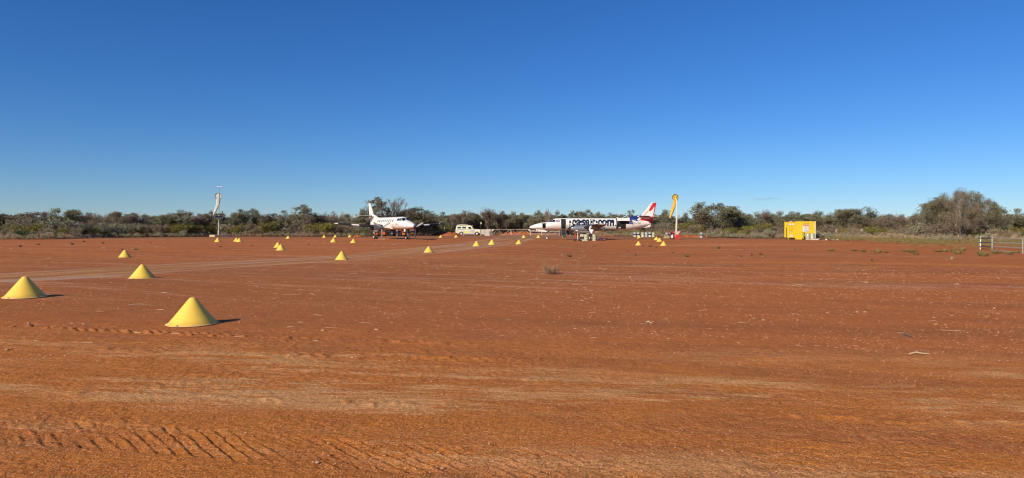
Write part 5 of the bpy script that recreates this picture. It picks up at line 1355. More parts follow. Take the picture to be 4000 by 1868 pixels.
def door_leaf(x0, x1, y, z0, z1, lab=None):
    d = MB().box(((x0 + x1) / 2, y, (z0 + z1) / 2), (x1 - x0, .06, z1 - z0)).build('door', yellow_c, ct, bevel=.01)
    if lab: d['label'] = lab
    return d
dl = door_leaf(-1.12, -.03, .06, .27, 2.42)
for z in (.62, 1.28, 1.48, 2.30): MB().box((-.58, .027, z), (.86, .012, .03)).build('door_rib', yellow_c, dl)
for x in (-.86, -.56): MB().bar((x, .0, .35), (x, .0, 2.36), .014).build('lock_rod', yellow_c, dl)
MB().box((-.58, .022, 2.13), (.76, .008, .22)).build('white_notice', lab_m, dl)
mb = MB(); mb.box((-.50, .016, 2.13), (.025, .004, .22)); mb.box((-.96 + .005, .016, 2.13), (.02, .004, .24)); mb.box((-.205, .016, 2.13), (.02, .004, .24)); mb.box((-.58, .016, 2.01), (.76, .004, .02)); mb.build('notice_border', navy, dl)
MB().box((-.62, .022, .55), (.46, .008, .32)).build('pale_patch', mat('pale_grey_patch', (.70, .72, .70), .6), dl)
mb = MB()
for x, z, w_, h_ in ((-.62, 1.76, .5, .012), (-.30, 1.55, .05, .36), (-.70, 1.66, .03, .05), (-.70, 1.52, .03, .05), (-.60, 1.36, .6, .012), (-.45, 1.55, .03, .2)): mb.box((x, .020, z), (w_, .006, h_))
mb.build('door_marking', mat('faded_mark', (.45, .33, .05), .6), dl)
mb = MB(); mb.box((-.72, .020, 1.20), (.30, .006, .05)); mb.box((-.45, .020, 1.20), (.12, .006, .05)); mb.build('door_print', darksteel, dl); MB().box((-.72, .020, 1.09), (.44, .006, .05)).build('door_print_pale', lab_m, dl)
d2 = door_leaf(-1.10, -.74, 1.1, .30, 2.50, 'second door leaf standing further back'); MB().box((-.92, 1.065, 1.3), (.24, .01, .03)).build('door_rib', yellow_c, d2)
MB().box((-1.09, .4, .95), (.05, .05, 1.4)).build('dark_prop', dark, ct)
# sign on the side: red header with CAUTION, aircraft silhouette, lines of small print
sx0, sx1 = 1.06, 1.84
sg_ = MB().box(((sx0 + sx1) / 2, -.012, 1.60), (sx1 - sx0, .02, 1.02)).build('warning_sign', lab_m, ct)
MB().box(((sx0 + sx1) / 2, -.026, 2.00), (sx1 - sx0 - .02, .006, .21)).build('sign_header', red, sg_)
flat_text('sign_lettering', 'CAUTION', sx0 + .08, sx1 - .08, 1.93, 2.07, -.030, lab_m, sg_, .02)
mb = MB(); mb.prism([(sx0 + .24, 1.74), (sx0 + .27, 1.72), (sx0 + .58, 1.75), (sx0 + .66, 1.82), (sx0 + .62, 1.82), (sx0 + .55, 1.78), (sx0 + .30, 1.765)], -.030, -.026); mb.prism([(sx0 + .36, 1.75), (sx0 + .46, 1.755), (sx0 + .28, 1.685), (sx0 + .25, 1.69)], -.031, -.027); mb.build('aircraft_silhouette', black, sg_)
mb = MB()
for z, w_ in ((1.60, .46), (1.53, .40), (1.46, .5)): mb.box((sx0 + .39, -.026, z), (w_, .006, .03))
mb.build('small_print', mat('pink_print', (.62, .30, .28), .7), sg_)
mb = MB()
for z, w_ in ((1.30, .56), (1.24, .56), (1.18, .5)): mb.box((sx0 + .39, -.026, z), (w_, .006, .025))
mb.build('small_print', mat('grey_print', (.35, .36, .38), .7), sg_)
MB().box((sx1 + .06, -.012, 2.00), (.10, .02, .22)).build('side_notice', lab_m, ct)
mb = MB(); mb.box((2.17, .022, 1.42), (.02, .02, 1.2)); mb.box((1.55, .02, 2.28), (1.0, .02, .02)); mb.build('panel_joint', mat('dark_yellow', (.40, .27, .01), .6), ct)
mb = MB(); mb.box((2.34, .015, 1.9), (.015, .012, .55)); mb.build('vent_strip', mat('dark_yellow', (.40, .27, .01), .6), ct); MB().box((2.32, .012, 1.62), (.10, .012, .14)).build('plate', offwhite, ct)
# gear in front of it
g2 = thing('gas_bottle_trolley', 'dark gas bottle trolley between container sign and green drums', 'trolley', at_depth(3142, 94.0))
mb = MB(); mb.lathe([(.001, .05), (.10, .07), (.11, .2), (.11, .75), (.05, .86), (.03, .92), (.001, .93)], 16); mb.build('gas_bottle', dark, g2)
mb = MB(); mb.bar((-.16, .1, .05), (-.20, .14, 1.0), .02); mb.bar((.16, .1, .05), (.12, .14, 1.0), .02); mb.bar((-.2, .14, 1.0), (.12, .14, 1.0), .02); mb.build('frame', darksteel, g2)
for x in (-.2, .2):
    MB().lathe([(.04, -.03), (.11, -.03), (.11, .03), (.04, .03)], 16, Matrix.Translation((x, .05, .11)) @ Matrix.Rotation(R(90), 4, 'Y')).build('wheel', tyre_m, g2)
MB().box((-.02, -.12, .62), (.13, .02, .16)).build('tag_plate', lab_m, g2)
s1 = thing('concrete_slab', 'short pale slab lying at the left drum\'s foot', 'slab', at_depth(3156, 92.5)); MB().box((0, 0, .07), (.56, .2, .13)).build('slab_block', offwhite, s1, bevel=.01)
s2 = thing('concrete_beam', 'long pale beam on the ground right of the green drums', 'beam', at_depth(3188, 91.0), R(-6)); MB().box((0, 0, .10), (.96, .3, .20)).build('beam_block', offwhite, s2, bevel=.015); MB().box((-.60, 0, .09), (.22, .26, .17)).build('end_block', offwhite, s2)
scr = [(3166, 92, 'steel'), (3172, 92, 'white'), (3205, 90.5, 'black'), (3228, 90, 'white'), (3234, 90, 'black'), (3241, 89.6, 'black'), (3258, 89, 'white'), (3265, 88.6, 'black'), (3272, 88.4, 'white'), (3280, 88.2, 'black'), (3312, 87, 'black')]
SCL = ['grey metal scrap block against the left end of the pale beam', 'white scrap block touching the left end of the pale beam', 'small black scrap block just right of the pale beam', 'white scrap block in the first heap right of the beam', 'black scrap block in the middle of the first heap right of the beam', 'black scrap block at the right end of the first heap',
       'white scrap block at the left of the second heap', 'black scrap block in the second heap, left of its last white piece', 'white scrap block in the second heap right of centre', 'black scrap block at the right end of the second heap', 'single black scrap block furthest right of the container']
for (px, Y, k), lab in zip(scr, SCL):
    c = at_depth(px, Y); r = random.Random(px)
    o = MB().box((0, 0, .08), (r.uniform(.18, .34), r.uniform(.15, .25), r.uniform(.14, .22))).build('scrap_block', {'steel': galv, 'white': white, 'black': black}[k], None, bevel=.02, loc=c); o.rotation_euler = (0, r.uniform(-.1, .1), r.uniform(0, 3))
    tag(o, lab, 'scrap', 'scrap blocks strewn right of the container')
pl = thing('scrap_plank', 'dark weathered plank lying between the scrap heaps', 'plank', at_depth(3262, 88), R(5)); MB().box((0, 0, .03), (2.6, .12, .05)).build('board', barkm, pl)
pl = thing('scrap_plank', 'thin pale plank lying left of the scrap heaps', 'plank', at_depth(3218, 90.2), R(-4)); MB().box((0, 0, .03), (.9, .10, .05)).build('board', tanwood, pl)

# ------------------------------------------------------------------ four-wheel drive at the fence
c = at_depth(1780.5, 145)
car = thing('four_wheel_drive', 'white and lime-yellow four-wheel drive ambulance parked behind the rail fence', 'vehicle', c)
def arch(cx, r, n=8): return [(cx - r * math.cos(math.pi * k / n), .36 + r * math.sin(math.pi * k / n)) for k in range(n + 1)]
low = [(0, .50), (.02, 1.20), (.06, 1.36), (3.72, 1.36), (5.12, 1.28), (5.20, 1.18), (5.22, .62)] + [(4.99, .45)] + arch(4.53, .46)[::-1] + arch(1.23, .46)[::-1] + [(.2, .48)]
mb = MB(); mb.prism(low, -.845, .845); mb.build('body', white, car, bevel=.03)
up_ = [(.06, 1.365), (.20, 2.00), (.40, 2.14), (2.45, 2.15), (3.28, 2.08), (3.36, 2.03), (3.74, 1.365)]
mb = MB(); mb.prism(up_, -.845, .845)
mb.v = [(x, y * (1 - .11 * (z - 1.36) / .8), z) for x, y, z in mb.v]; mb.build('cab_and_roof', limepale, car, bevel=.03)
def sidepanel(nm, P, m, off=.006, parent=car):
    mb = MB(); V = [(x, -(.845 * (1 - .11 * max(0, z - 1.36) / .8) + off), z) for x, z in P]; W = [(x, y + .004, z) for x, y, z in V]
    n = len(P); mb.add(V + W, [tuple(range(n)), tuple(reversed(range(n, 2 * n)))] + [(i, (i + 1) % n, n + (i + 1) % n, n + i) for i in range(n)]); return mb.build(nm, m, parent)
gl2 = mat('grey_window_glass', (.07, .08, .085), .12)
for a, b in ((.38, 1.19), (1.41, 2.24)):
    w = sidepanel('side_window', [(a, 1.46), (b - .06, 1.46), (b, 1.52), (b, 1.84), (a + .05, 1.87)], gl2); sidepanel('window_bar', [((a + b) / 2 - .012, 1.47), ((a + b) / 2 + .012, 1.47), ((a + b) / 2 + .012, 1.85), ((a + b) / 2 - .012, 1.85)], black, .010, w)
sidepanel('front_window', [(2.62, 1.42), (3.46, 1.40), (3.20, 1.80), (2.68, 1.80)], glass)
sidepanel('white_side_panel', [(2.35, 1.36), (3.6, 1.36), (3.6, 1.33), (2.35, 1.33)], white)
sidepanel('lime_stripe', [(1.72, .56), (4.02, .56), (4.02, .82), (1.72, .82)], lime); sidepanel('lime_patch', [(.04, .62), (.62, .62), (.62, .86), (.10, .86)], lime); sidepanel('lime_patch', [(1.9, 1.10), (2.9, 1.10), (2.9, 1.34), (2.3, 1.34)], limepale); sidepanel('lime_fender', [(4.98, .62), (5.18, .62), (5.18, .98), (4.86, .98)], lime)
mb = MB(); mb.add([(3.385, -.70, 2.00), (3.385, .70, 2.00), (3.745, .76, 1.40), (3.745, -.76, 1.40), (3.39, -.70, 2.004), (3.39, .70, 2.004), (3.75, .76, 1.404), (3.75, -.76, 1.404)], [(0, 1, 2, 3), (7, 6, 5, 4), (0, 4, 5, 1), (1, 5, 6, 2), (2, 6, 7, 3), (3, 7, 4, 0)]); mb.build('windscreen', glass, car)
V, F = text_polys('AMBULANCE', 0, .012); V = fit(V, .50, 2.05, 1.16, 1.29); me = bpy.data.meshes.new('side_lettering'); me.from_pydata([(x, -.849, z) for x, z in V], [], F); link('side_lettering', me, navy, car)
for x in (1.23, 4.53):
    for y in (-.74, .74):
        M = Matrix.Translation((x, y, .38)) @ Matrix.Rotation(R(90), 4, 'X')
        w_ = MB().lathe([(.21, -.13), (.34, -.13), (.38, -.09), (.38, .09), (.34, .13), (.21, .13)], 28, M, cap=False).build('tyre', tyre_m, car)
        MB().lathe([(.03, -.12), (.10, -.13), (.17, -.10), (.215, -.125), (.215, .125), (.17, .10), (.10, .13), (.03, .12)], 22, M).build('wheel_rim', white, car)
MB().box((2.6, 0, .40), (4.7, 1.3, .22)).build('chassis', dark, car)
MB().lathe([(.12, -.11), (.34, -.11), (.36, 0), (.34, .11), (.12, .11)], 24, Matrix.Translation((-.14, .25, 1.05)) @ Matrix.Rotation(R(90), 4, 'Y'), cap=False).build('spare_wheel', tyre_m, car)
MB().box((-.04, 0, .50), (.28, 1.6, .12)).build('rear_bumper', mat('amber_plastic', (.55, .25, .09), .5), car, bevel=.02)
mb = MB(); mb.box((5.33, 0, .72), (.14, 1.5, .20)); 
for y in (-.5, .5): mb.bar((5.34, y, .7), (5.36, y, 1.22), .035)
mb.bar((5.36, -.5, 1.22), (5.36, .5, 1.22), .035); mb.build('bull_bar', darksteel, car)
MB().box((4.45, 0, 1.335), (1.2, 1.2, .03)).build('bonnet_blackout', black, car, bevel=.01)
for y in (-.62, .62): MB().lathe([(.001, .02), (.10, .0), (.11, -.04)], 16, Matrix.Translation((5.22, y, 1.0)) @ Matrix.Rotation(R(90), 4, 'Y')).build('headlight', mat('lamp_glass', (.6, .6, .58), .1), car)
MB().bar((.74, -.84, 2.24), (2.26, -.84, 2.24), .075, .075, 12).build('awning', mat('awning_cover', (.70, .58, .50), .7), car)
mb = MB()
for x in (.55, 1.2, 1.9, 2.45): mb.bar((x, -.72, 2.20), (x, .72, 2.20), .025); mb.bar((x, -.72, 2.12), (x, -.72, 2.22), .02)
for y in (-.72, .72): mb.bar((.45, y, 2.20), (2.5, y, 2.20), .025)
mb.build('roof_rack', black, car)
for x in (.52, 2.47): MB().lathe([(.09, 0), (.10, .05), (.09, .14), (.001, .17)], 14, Matrix.Translation((x, -.35, 2.21))).build('roof_lamp', mat('lamp_glass', (.6, .6, .58), .1), car)
mb = MB(); mb.bar((3.85, -.80, 1.30), (3.52, -.76, 2.10), .04); mb.box((3.55, -.76, 2.16), (.14, .10, .14)); mb.build('snorkel', mat('tan_plastic', (.42, .32, .22), .6), car)
MB().box((2.72, -.98, 1.48), (.14, .10, .26)).build('side_mirror', limepale, car, bevel=.03)
MB().box((.36, -.852, 1.0), (.24, .01, .07)).build('badge', darksteel, car)
sidepanel('door_seam', [(2.42, .6), (2.44, .6), (2.44, 2.0), (2.42, 2.0)], grey); sidepanel('door_seam', [(3.60, .6), (3.62, .6), (3.62, 1.33), (3.60, 1.33)], grey)
sidepanel('fender_badge', [(4.30, 1.14), (4.60, 1.12), (4.72, 1.16), (4.45, 1.20)], mat('badge_green', (.10, .16, .10), .5)); MB().box((1.85, -.85, .52), (.5, .04, .06)).build('side_step', darksteel, car)

# ------------------------------------------------------------------ rail fences and gates at the airstrip boundary
YF = 138.0
boardm = mat('cream_white_board', (.62, .56, .47), .6, var=.1, dirt=.2)
def fence_post(parent, p, h, r=.045, m=offwhite): return MB().bar((p.x, p.y, p.z - .1), (p.x, p.y, p.z + h), r, r, 8).build('post', m, parent)
def rel(o, px, Y):
    q = at_depth(px, Y); return q - o.location
f1 = thing('rail_fence', 'cream rail fence panel with wide white boards before the vehicle', 'fence', at_depth(1810.5, YF))
a, b = rel(f1, 1810.5, YF), rel(f1, 1852.4, YF)
for p in (a, b): fence_post(f1, p, 1.34 if p is b else 1.2)
for z in (1.24, .92, .58, .30): MB().bar(a + Vector((0, 0, z)), b + Vector((0, 0, z)), .035).build('rail', offwhite, f1)
for z in (1.08, .75, .44): MB().box((a.lerp(b, .80)) + Vector((0, -.05, z)), (.80, .04, .25)).build('board', boardm, f1, bevel=.02)
f2 = thing('rail_fence', 'cream rail fence panel stacked with white boards, left of the farm gates', 'fence', at_depth(1876.5, YF))
a, b = rel(f2, 1876.5, YF), rel(f2, 1918.7, YF)
for p in (a, b): fence_post(f2, p, 1.34)
for z in (1.28, .92, .58, .30): MB().bar(a + Vector((0, 0, z)), b + Vector((0, 0, z)), .035).build('rail', offwhite, f2)
for z in (1.08, .75, .42): MB().box(a.lerp(b, .225) + Vector((0, -.05, z)), (.66, .04, .28)).build('board', boardm, f2, bevel=.02)
for z in (1.10, .78, .44, .13): MB().box(a.lerp(b, .62 if z < 1 else .68) + Vector((0, -.06, z)), (1.02 if z < 1 else 1.25, .04, .28)).build('board', offwhite if z < .2 else boardm, f2, bevel=.02)
YG = 142.0
def gate(px0, px1, lab, flip):
    g = thing('farm_gate', lab, 'gate', at_depth(px0, YG))
    a, b = Vector((0, 0, .12)), rel(g, px1, YG) + Vector((0, 0, .12)); h = 1.16
    U = Vector((0, 0, h))
    MB().bar(a + U, b + U, .032).build('top_rail', offwhite, g); MB().bar(a, b, .028).build('bottom_rail', palebark, g)
    for p in (a, b): MB().bar(p, p + U, .034).build('stile', offwhite, g)
    pts = [(0, 0), (.28, 1), (.62, 0), (.95, 1)] if not flip else [(.05, 1), (.30, 0), (.68, 1), (1, 0)]
    for (t0, k0), (t1, k1) in zip(pts[:-1], pts[1:]): MB().bar(a.lerp(b, t0) + U * k0, a.lerp(b, t1) + U * k1, .024).build('brace', offwhite, g)
    q = a if not flip else b; s = 1 if not flip else -1
    mb = MB(); mb.prism([(q.x + s * .04, q.z + h - .03), (q.x + s * .50, q.z + h - .03), (q.x + s * .04, q.z + h - .42)], q.y - .05, q.y - .03); mb.build('corner_plate', white, g)
    return g
gate(1922, 1995, 'left leaf of the pale triangulated farm gates', False)
gate(1997, 2070.5, 'right leaf of the pale triangulated farm gates', True)
pl = thing('leaning_pole', 'thin pale pole leaning up to the left from the middle of the farm gates', 'pole', at_depth(1994, YG)); q = at_depth(1971, YG) - pl.location
MB().bar((0, 0, .02), (q.x, 0, 2.45), .035, .025, 7).build('pole_shaft', palebark, pl)
f3 = thing('rail_fence', 'cream four-rail fence with posts behind the lettered aircraft\'s nose wheel', 'fence', at_depth(2073, YG))
P = [rel(f3, x, YG) for x in (2073, 2115.6, 2140.9, 2185)]
for p in P: fence_post(f3, p, 1.22)
for z in (1.12, .84, .48, .12):
    for a, b in zip(P[:-1], P[1:]): MB().bar(a + Vector((0, 0, z)), b + Vector((0, 0, z)), .042).build('rail', offwhite, f3)
MB().box(P[0] + Vector((.55, -.06, 1.0)), (.55, .04, .22)).build('board', tanwood, f3)
f4 = thing('rail_fence', 'small pale low rail panel half hidden in the left scrub', 'fence', at_depth(620, 129))
P = [rel(f4, x, 129) for x in (620, 649, 688)]
for p in P: fence_post(f4, p, 1.62, .05)
for z in (1.52, 1.28, 1.04, .8): 
    for i, (a, b) in enumerate(zip(P[:-1], P[1:])): MB().bar(a + Vector((0, 0, z)), b + Vector((0, 0, z)), .045).build('rail', darksteel if i == 0 and z > 1 else offwhite, f4)
qa, qb, qc = ground_at(3829, 974), ground_at(3876, 980), ground_at(3995, 991)
f5 = thing('rail_fence', 'pale grey four-rail cattle panel at the right edge of the photo', 'fence', qb)
a, b = Vector((0, 0, 0)), qc - qb
for p, r in ((a, .075), (b, .06)): fence_post(f5, p, 1.26, r, galv)
for z in (.06, .42, .78, 1.16): MB().box((a + b) / 2 + Vector((0, 0, z)), ((b - a).length - .1, .05, .095), Matrix.Rotation(math.atan2(b.y - a.y, b.x - a.x), 3, 'Z')).build('rail', galv, f5, bevel=.015)
f6 = thing('rail_fence', 'dark-railed cattle panel set back left of the pale one', 'fence', qa)
b = qb - qa + Vector((-.08, .1, 0)); a = Vector((0, 0, 0))
MB().bar((0, 0, -.1), (.03, 0, 1.16), .055, .05, 8).build('post', white, f6)
for z in (.26, .64, 1.04): MB().bar(a + Vector((0, 0, z)), b + Vector((0, 0, z + .08)), .05).build('rail', darksteel, f6)
for px, Y, y0, h, lab in ((3266, 104, 0, .62, 'thin white marker post in the scrub right of the yellow container'), (3367, 98, 0, .5, 'second thin white marker post in the scrub, further right of the container'), (1735.5, 140, 0, .85, 'thin pale post standing in the scrub left of the vehicle')):
    p = thing('marker_post', lab, 'post', at_depth(px, Y)); z0 = {3266: .9, 3367: 1.0}.get(px, 1.2)
    MB().bar((0, 0, -.1), (0, 0, z0), .03, .03, 6).build('post_shaft', palebark, p); MB().bar((0, 0, z0), (0, 0, z0 + h), .045, .045, 6).build('white_top', white, p)
p = thing('yellow_sign', 'small yellow sign on a thin post among the trees behind the fence', 'sign', at_depth(1878.5, 148))
MB().bar((0, 0, -.1), (0, 0, 2.55), .025, .025, 6).build('post', palebark, p); mb = MB(); mb.prism([(-.17, 2.42), (.17, 2.42), (.13, 2.62), (.10, 2.90), (-.02, 2.92), (-.05, 2.62)], -.03, 0); mb.build('sign_plate', limepale, p)

# ------------------------------------------------------------------ orange machinery behind the plain aircraft
YM = 136
m1 = thing('slasher_mower', 'orange slasher deck standing behind the plain aircraft', 'mower', at_depth(1486, YM))
MB().box((0, 0, .55), (2.25, 1.6, .58)).build('deck', orange, m1, bevel=.06); MB().box((.15, -.81, .50), (.28, .03, .28)).build('dark_notch', dark, m1)  # flat dark plate in place of a notch in the deck front
mb = MB(); mb.prism([(.2, .84), (.8, .84), (.7, 1.02), (.35, 1.02)], -.3, .3); mb.build('gearbox_cover', mat('rust_brown', (.17, .09, .06), .7), m1)
mb = MB(); mb.bar((1.0, -.4, .7), (2.4, -.1, 1.0), .06); mb.bar((1.0, .4, .7), (2.4, .1, 1.0), .06); mb.build('hitch_bar', palebark, m1)
for x in (-.9, .95): MB().lathe([(.10, -.08), (.25, -.08), (.25, .08), (.10, .08)], 18, Matrix.Translation((x, .3, .25)) @ Matrix.Rotation(R(90), 4, 'X')).build('wheel', tyre_m, m1)
MB().box((-.75, 0, 1.0), (.30, .3, .26)).build('lamp_box', mat('cream_orange', (.75, .50, .25), .5), m1, bevel=.03)
m2 = thing('orange_tractor', 'orange tractor with black tyres seen beneath the plain aircraft', 'tractor', at_depth(1548, YM))
for x, r, y in ((-.65, .62, -.75), (-.65, .62, .75), (.75, .46, -.65), (.75, .46, .65)):
    M = Matrix.Translation((x, y, r)) @ Matrix.Rotation(R(90), 4, 'X')
    MB().lathe([(r * .55, -.16), (r * .9, -.17), (r, -.11), (r, .11), (r * .9, .17), (r * .55, .16)], 26, M, cap=False).build('tyre', tyre_m, m2)
    MB().lathe([(r * .12, -.12), (r * .55, -.14), (r * .55, .14), (r * .12, .12)], 18, M).build('wheel_rim', grey, m2)
mb = MB(); mb.prism([(.0, .62), (.05, 1.32), (1.25, 1.25), (1.38, .95), (1.35, .55)], -.30, .30); mb.build('bonnet', orange, m2, bevel=.04)
mb = MB(); mb.prism([(-1.15, .95), (-1.0, 1.30), (-.25, 1.32), (-.05, .95)], -.62, .62); mb.build('mudguard', orange, m2, bevel=.04)
MB().box((-.35, 0, .62), (1.5, .5, .4)).build('gear_housing', darksteel, m2); MB().box((-.7, 0, 1.45), (.45, .5, .12)).build('seat', black, m2, bevel=.03); MB().box((-.93, 0, 1.66), (.08, .5, .36)).build('seat_back', black, m2, bevel=.03)
mb = MB()
for y in (-.5, .5): mb.bar((-1.1, y, 1.1), (-1.15, y, 2.3), .04)
mb.bar((-1.15, -.5, 2.3), (-1.15, .5, 2.3), .04); mb.build('roll_bar', darksteel, m2); MB().bar((.9, .15, 1.25), (.9, .15, 1.75), .03).build('exhaust_stack', black, m2)
mb = MB(); mb.prism([(1.25, .20), (1.95, .28), (1.75, .95), (1.45, 1.0)], -.8, .8); mb.build('front_bucket', orange, m2, bevel=.03); mb = MB(); mb.bar((.2, -.45, 1.25), (1.55, -.55, .8), .05); mb.bar((.2, .45, 1.25), (1.55, .55, .8), .05); mb.build('loader_arm', orange, m2)

# ------------------------------------------------------------------ stones, sticks, gravel, straw
def stone_mesh(seed):
    bm = bmesh.new(); bmesh.ops.create_icosphere(bm, subdivisions=2, radius=.5)
    r = random.Random(seed); off = Vector((r.random() * 9, r.random() * 9, r.random() * 9))
    from mathutils import noise
    for v in bm.verts: v.co *= 1 + .45 * noise.noise(v.co * 1.8 + off); v.co.z *= .62
    me = bpy.data.meshes.new('stone'); bm.to_mesh(me); bm.free(); me.materials.append(stonem); return me
ST = [stone_mesh(i) for i in range(4)]
for i, (px, py, w, lab) in enumerate([(282, 1268, 13, 'left stone of the pale pair left of the largest cone'), (327, 1268, 12, 'right stone of the pale pair left of the largest cone'), (1147, 1298, 8, 'whitish stone at the left of the small heap on the tyre line'), (1177, 1294, 10, 'pale round stone right of the whitish one on the tyre line'), (1262, 1294, 15, 'reddish clod lying just right of the pale stones on the tyre line'),
        (1470, 1292, 13, 'reddish clod at the start of the dark tread line, picture middle'), (2944, 1248, 11, 'pale stone left of the flatter one, right half of the strip'), (2982, 1253, 13, 'flat pale stone right of the smaller one, right half of the strip'), (3116, 1253, 9, 'small stone in the gravel below the yellow container'), (3347, 1222, 9, 'darker stone of the pair in the gravel at right'), (3379, 1222, 11, 'paler stone of the pair in the gravel at right'),
        (3648, 1244, 10, 'small pale stone below the great spreading tree'), (3718, 1234, 9, 'smallest stone right of the pale stone below the spreading tree'), (3883, 1207, 10, 'stone below the right-hand rail panel'), (2610, 1324, 9, 'pale stone on the dull soil, right of picture middle'), (1240, 1822, 18, 'tan stone near the bottom edge, left of middle'), (1712, 1772, 12, 'pale stone near the bottom edge, picture middle'), (1728, 1836, 15, 'stone among the tread marks at the bottom edge'), (1284, 1737, 13, 'stone above the tan one near the bottom edge')]):
    c = ground_at(px, py); s = w / FPX * c.y * 1.05
    o = link('stone', ST[i % 4], None, None, c + Vector((0, 0, s * .12))); o.scale = (s, s * .8, s * .85); o.rotation_euler = (0, 0, i * 1.3); tag(o, lab, 'stone', 'larger stones on the red soil')
def stick(name, px0, py0, px1, py1, r, m, lab):
    a, b = ground_at(px0, py0), ground_at(px1, py1); t = thing(name, lab, 'stick', a); d = b - a
    mb = MB(); P = [Vector((0, 0, r)), d * .35 + Vector((0, 0, r * 2.5)) + Vector((0, .02, 0)), d * .7 + Vector((0, 0, r * 1.5)), d + Vector((0, 0, r))]
    for i in range(3): mb.bar(P[i], P[i + 1], r * (1 - .2 * i), r * (.8 - .2 * i), n=6)
    mb.bar(P[1], P[1] + d * .22 + Vector((0, .04, .012)), r * .6, r * .3, n=5); mb.build('stick_stem', m, t)
stick('dry_stick', 3553, 1391, 3630, 1387, .011, strawm, 'long pale forked twig lying on the soil at lower right')
stick('dark_stick', 3530, 1314, 3562, 1321, .014, barkm, 'dark charred stick on the soil at right')
stick('dry_stick', 503, 1194, 587, 1193, .008, strawm, 'long pale straw stalk on the soil above the largest cone')
stick('dry_stick', 2524, 1262, 2548, 1266, .010, strawm, 'bent pale twig on the dull soil right of middle')
c = ground_at(2936, 999); t = thing('rubber_scrap', 'curled dark rubber scrap standing on the smooth red band', 'scrap', c)
mb = MB(); P = [(-.05, 0, .01), (.02, 0, .05), (.055, 0, .085), (.04, 0, .12), (.0, .02, .16), (-.03, .02, .21)]
for i in range(5): mb.bar(P[i], P[i + 1], .035 - .004 * i, .031 - .004 * i, n=7)
mb.build('strip', black, t)
c = ground_at(2893, 1003); t = thing('rubber_scrap', 'flat dark rubber scrap left of the curled one', 'scrap', c); MB().box((0, 0, .03), (.16, .08, .035), Matrix.Rotation(R(14), 3, 'Y')).build('strip', black, t, bevel=.01)

def scatter_r(n, r0, r1, k, g, half=44):
    """distances with density falling off as r**k per square metre"""
    u = g.uniform(0, 1, n); e = k + 2
    r = (r0 ** e + u * (r1 ** e - r0 ** e)) ** (1 / e); a = np.radians(g.uniform(-half, half, n))
    return r * np.sin(a), r * np.cos(a), r
def build_gravel():
    g = np.random.default_rng(21)
    x1, y1, r1 = scatter_r(52000, 3.6, 11, -1.4, g); s1 = 0.0027 * np.exp(g.normal(0, .38, len(r1)))
    x2, y2, r2 = scatter_r(70000, 9.5, 50, -1.35, g); s2 = 0.0046 * np.exp(g.normal(0, .38, len(r2))) * (1 + .026 * r2)
    x = np.concatenate([x1, x2]); y = np.concatenate([y1, y2]); s = np.concatenate([s1, s2])
    keep = fbm(x * .55, y * 1.1, 95, 3) + .5 * streak(x, y, R(-15), 4, .5, 96, 3) + g.uniform(-.2, .2, len(x)) > np.where((x > 0) & (y > 9.5), .58, .65)
    keep &= ~((polydist(x, y, ROAD) < 2.6) & (g.uniform(0, 1, len(x)) < .7))
    d = lip_d(x, y); keep &= ~((d > .4) & (x > 3) & (g.uniform(0, 1, len(x)) < .93))
    x, y, s = x[keep], y[keep], s[keep]; n = len(x)
    z = tz(x, y) + s * .25
    O = np.array([(1, 0, 0), (0, 1, 0), (-1, 0, 0), (0, -1, 0), (0, 0, .75), (0, 0, -.75)])
    J = g.uniform(.6, 1.3, (n, 6, 1)); a = g.uniform(0, 6.3, n); ca, sa = np.cos(a), np.sin(a)
    V = O[None] * J * s[:, None, None]; V[:, :, 0] *= g.uniform(.8, 1.7, n)[:, None]
    V = np.stack([V[..., 0] * ca[:, None] - V[..., 1] * sa[:, None] + x[:, None], V[..., 0] * sa[:, None] + V[..., 1] * ca[:, None] + y[:, None], V[..., 2] + z[:, None]], -1).reshape(-1, 3)
    T = np.array([(0, 1, 4), (1, 2, 4), (2, 3, 4), (3, 0, 4), (1, 0, 5), (2, 1, 5), (3, 2, 5), (0, 3, 5)])
    F = (np.arange(n)[:, None, None] * 6 + T[None]).reshape(-1, 3)
    me = mesh_np('gravel', V, F)
    col = np.ones((n, 4), np.float32); t = g.uniform(0, 1, n)[:, None] ** 2.0
    col[:, :3] = np.array([.48, .20, .085]) * (1 - t) + np.array([.74, .46, .28]) * t
    ca_ = me.color_attributes.new('tint', 'FLOAT_COLOR', 'POINT'); ca_.data.foreach_set('color', np.repeat(col, 6, 0).ravel())
    m = bpy.data.materials.new('gravel_stone'); m.use_nodes = True; b = m.node_tree.nodes['Principled BSDF']; b.inputs['Roughness'].default_value = .85; b.inputs['Specular IOR Level'].default_value = .25
    at = nd(m.node_tree, 'ShaderNodeVertexColor', layer_name='tint'); m.node_tree.links.new(at.outputs[0], b.inputs['Base Color'])
    me.materials.append(m); tag(link('gravel', me), 'fine pinkish gravel strewn over the airstrip', 'gravel', kind='stuff')
build_gravel()
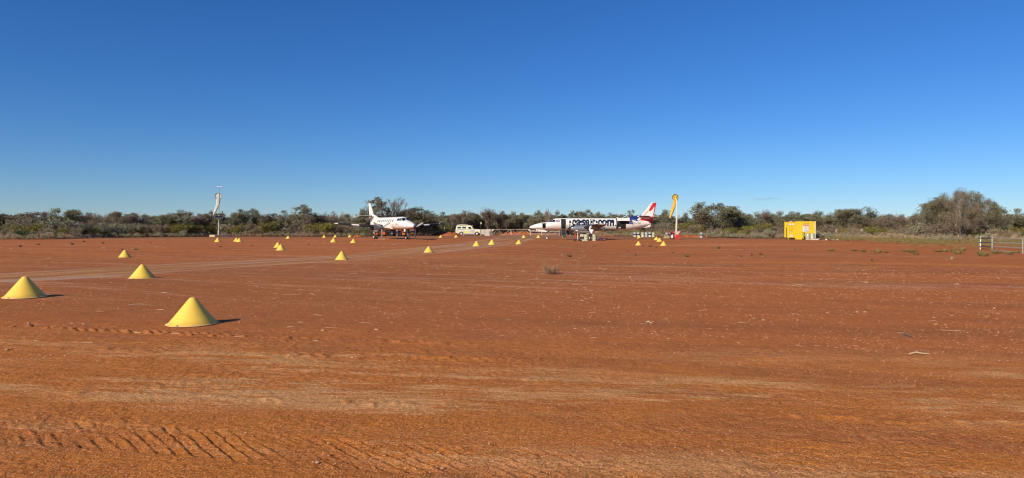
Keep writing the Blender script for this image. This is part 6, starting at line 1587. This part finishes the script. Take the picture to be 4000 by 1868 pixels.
def build_straw():
    g = np.random.default_rng(22)
    x1, y1, r1 = scatter_r(70, 5.0, 12, -.6, g); x2, y2, r2 = scatter_r(1500, 10.5, 90, -1.25, g)
    x = np.concatenate([x1, x2]); y = np.concatenate([y1, y2]); r = np.hypot(x, y)
    keep = fbm(x * .3, y * .3, 97, 2) + g.uniform(-.3, .3, len(x)) > np.where(r < 9.3, 9.0, np.where((r > 32) & (x > -6), .66, .50)); keep &= polydist(x, y, ROAD) > 2.4
    x, y, r = x[keep], y[keep], r[keep]; n = len(x)
    ln = np.exp(g.normal(-2.75, .55, n)) * (1 + .012 * r); wd = .0019 * (1 + .038 * r) * g.uniform(.6, 1.5, n); a = g.normal(0, .45, n)
    d = np.stack([np.cos(a), np.sin(a), g.normal(0, .05, n)], 1) * (ln / 2)[:, None]; p = np.stack([-np.sin(a), np.cos(a), 0 * a], 1) * wd[:, None]; u = np.array([0, 0, 1]) * (wd * 1.6)[:, None]
    c = np.stack([x, y, tz(x, y) + .004 + wd], 1)
    V = np.stack([c - d - p, c - d + p, c - d + u, c + d - p, c + d + p, c + d + u], 1).reshape(-1, 3)
    T = np.array([(0, 3, 5, 2), (1, 2, 5, 4), (0, 1, 4, 3)]); F = (np.arange(n)[:, None, None] * 6 + T[None]).reshape(-1, 4)
    tag(link('straw', mesh_np('straw', V, F), strawm), 'scattered pale straw litter on the airstrip', 'straw', kind='stuff')
build_straw()

# one thin grey streak of cloud low over the horizon
def build_cloud():
    bm = bmesh.new(); bmesh.ops.create_icosphere(bm, subdivisions=3, radius=1)
    for v in bm.verts: v.co = Vector((v.co.x * 92, v.co.y * 40, v.co.z * 7 + 3 * math.sin(v.co.x * 4)))
    me = bpy.data.meshes.new('cloud'); bm.to_mesh(me); bm.free()
    m = bpy.data.materials.new('cloud_vapour'); m.use_nodes = True; t = m.node_tree; t.nodes.remove(t.nodes['Principled BSDF'])
    v = nd(t, 'ShaderNodeVolumePrincipled'); v.inputs['Color'].default_value = (.55, .58, .62, 1); v.inputs['Density'].default_value = .0022; v.inputs['Anisotropy'].default_value = .2
    t.links.new(v.outputs[0], t.nodes['Material Output'].inputs['Volume']); me.materials.append(m)
    c = ray(2994, 777); c = c / c.y * 4000 + EYE
    tag(link('cloud', me, None, None, c), 'thin grey streak of cloud low over the trees at right', 'cloud')
build_cloud()
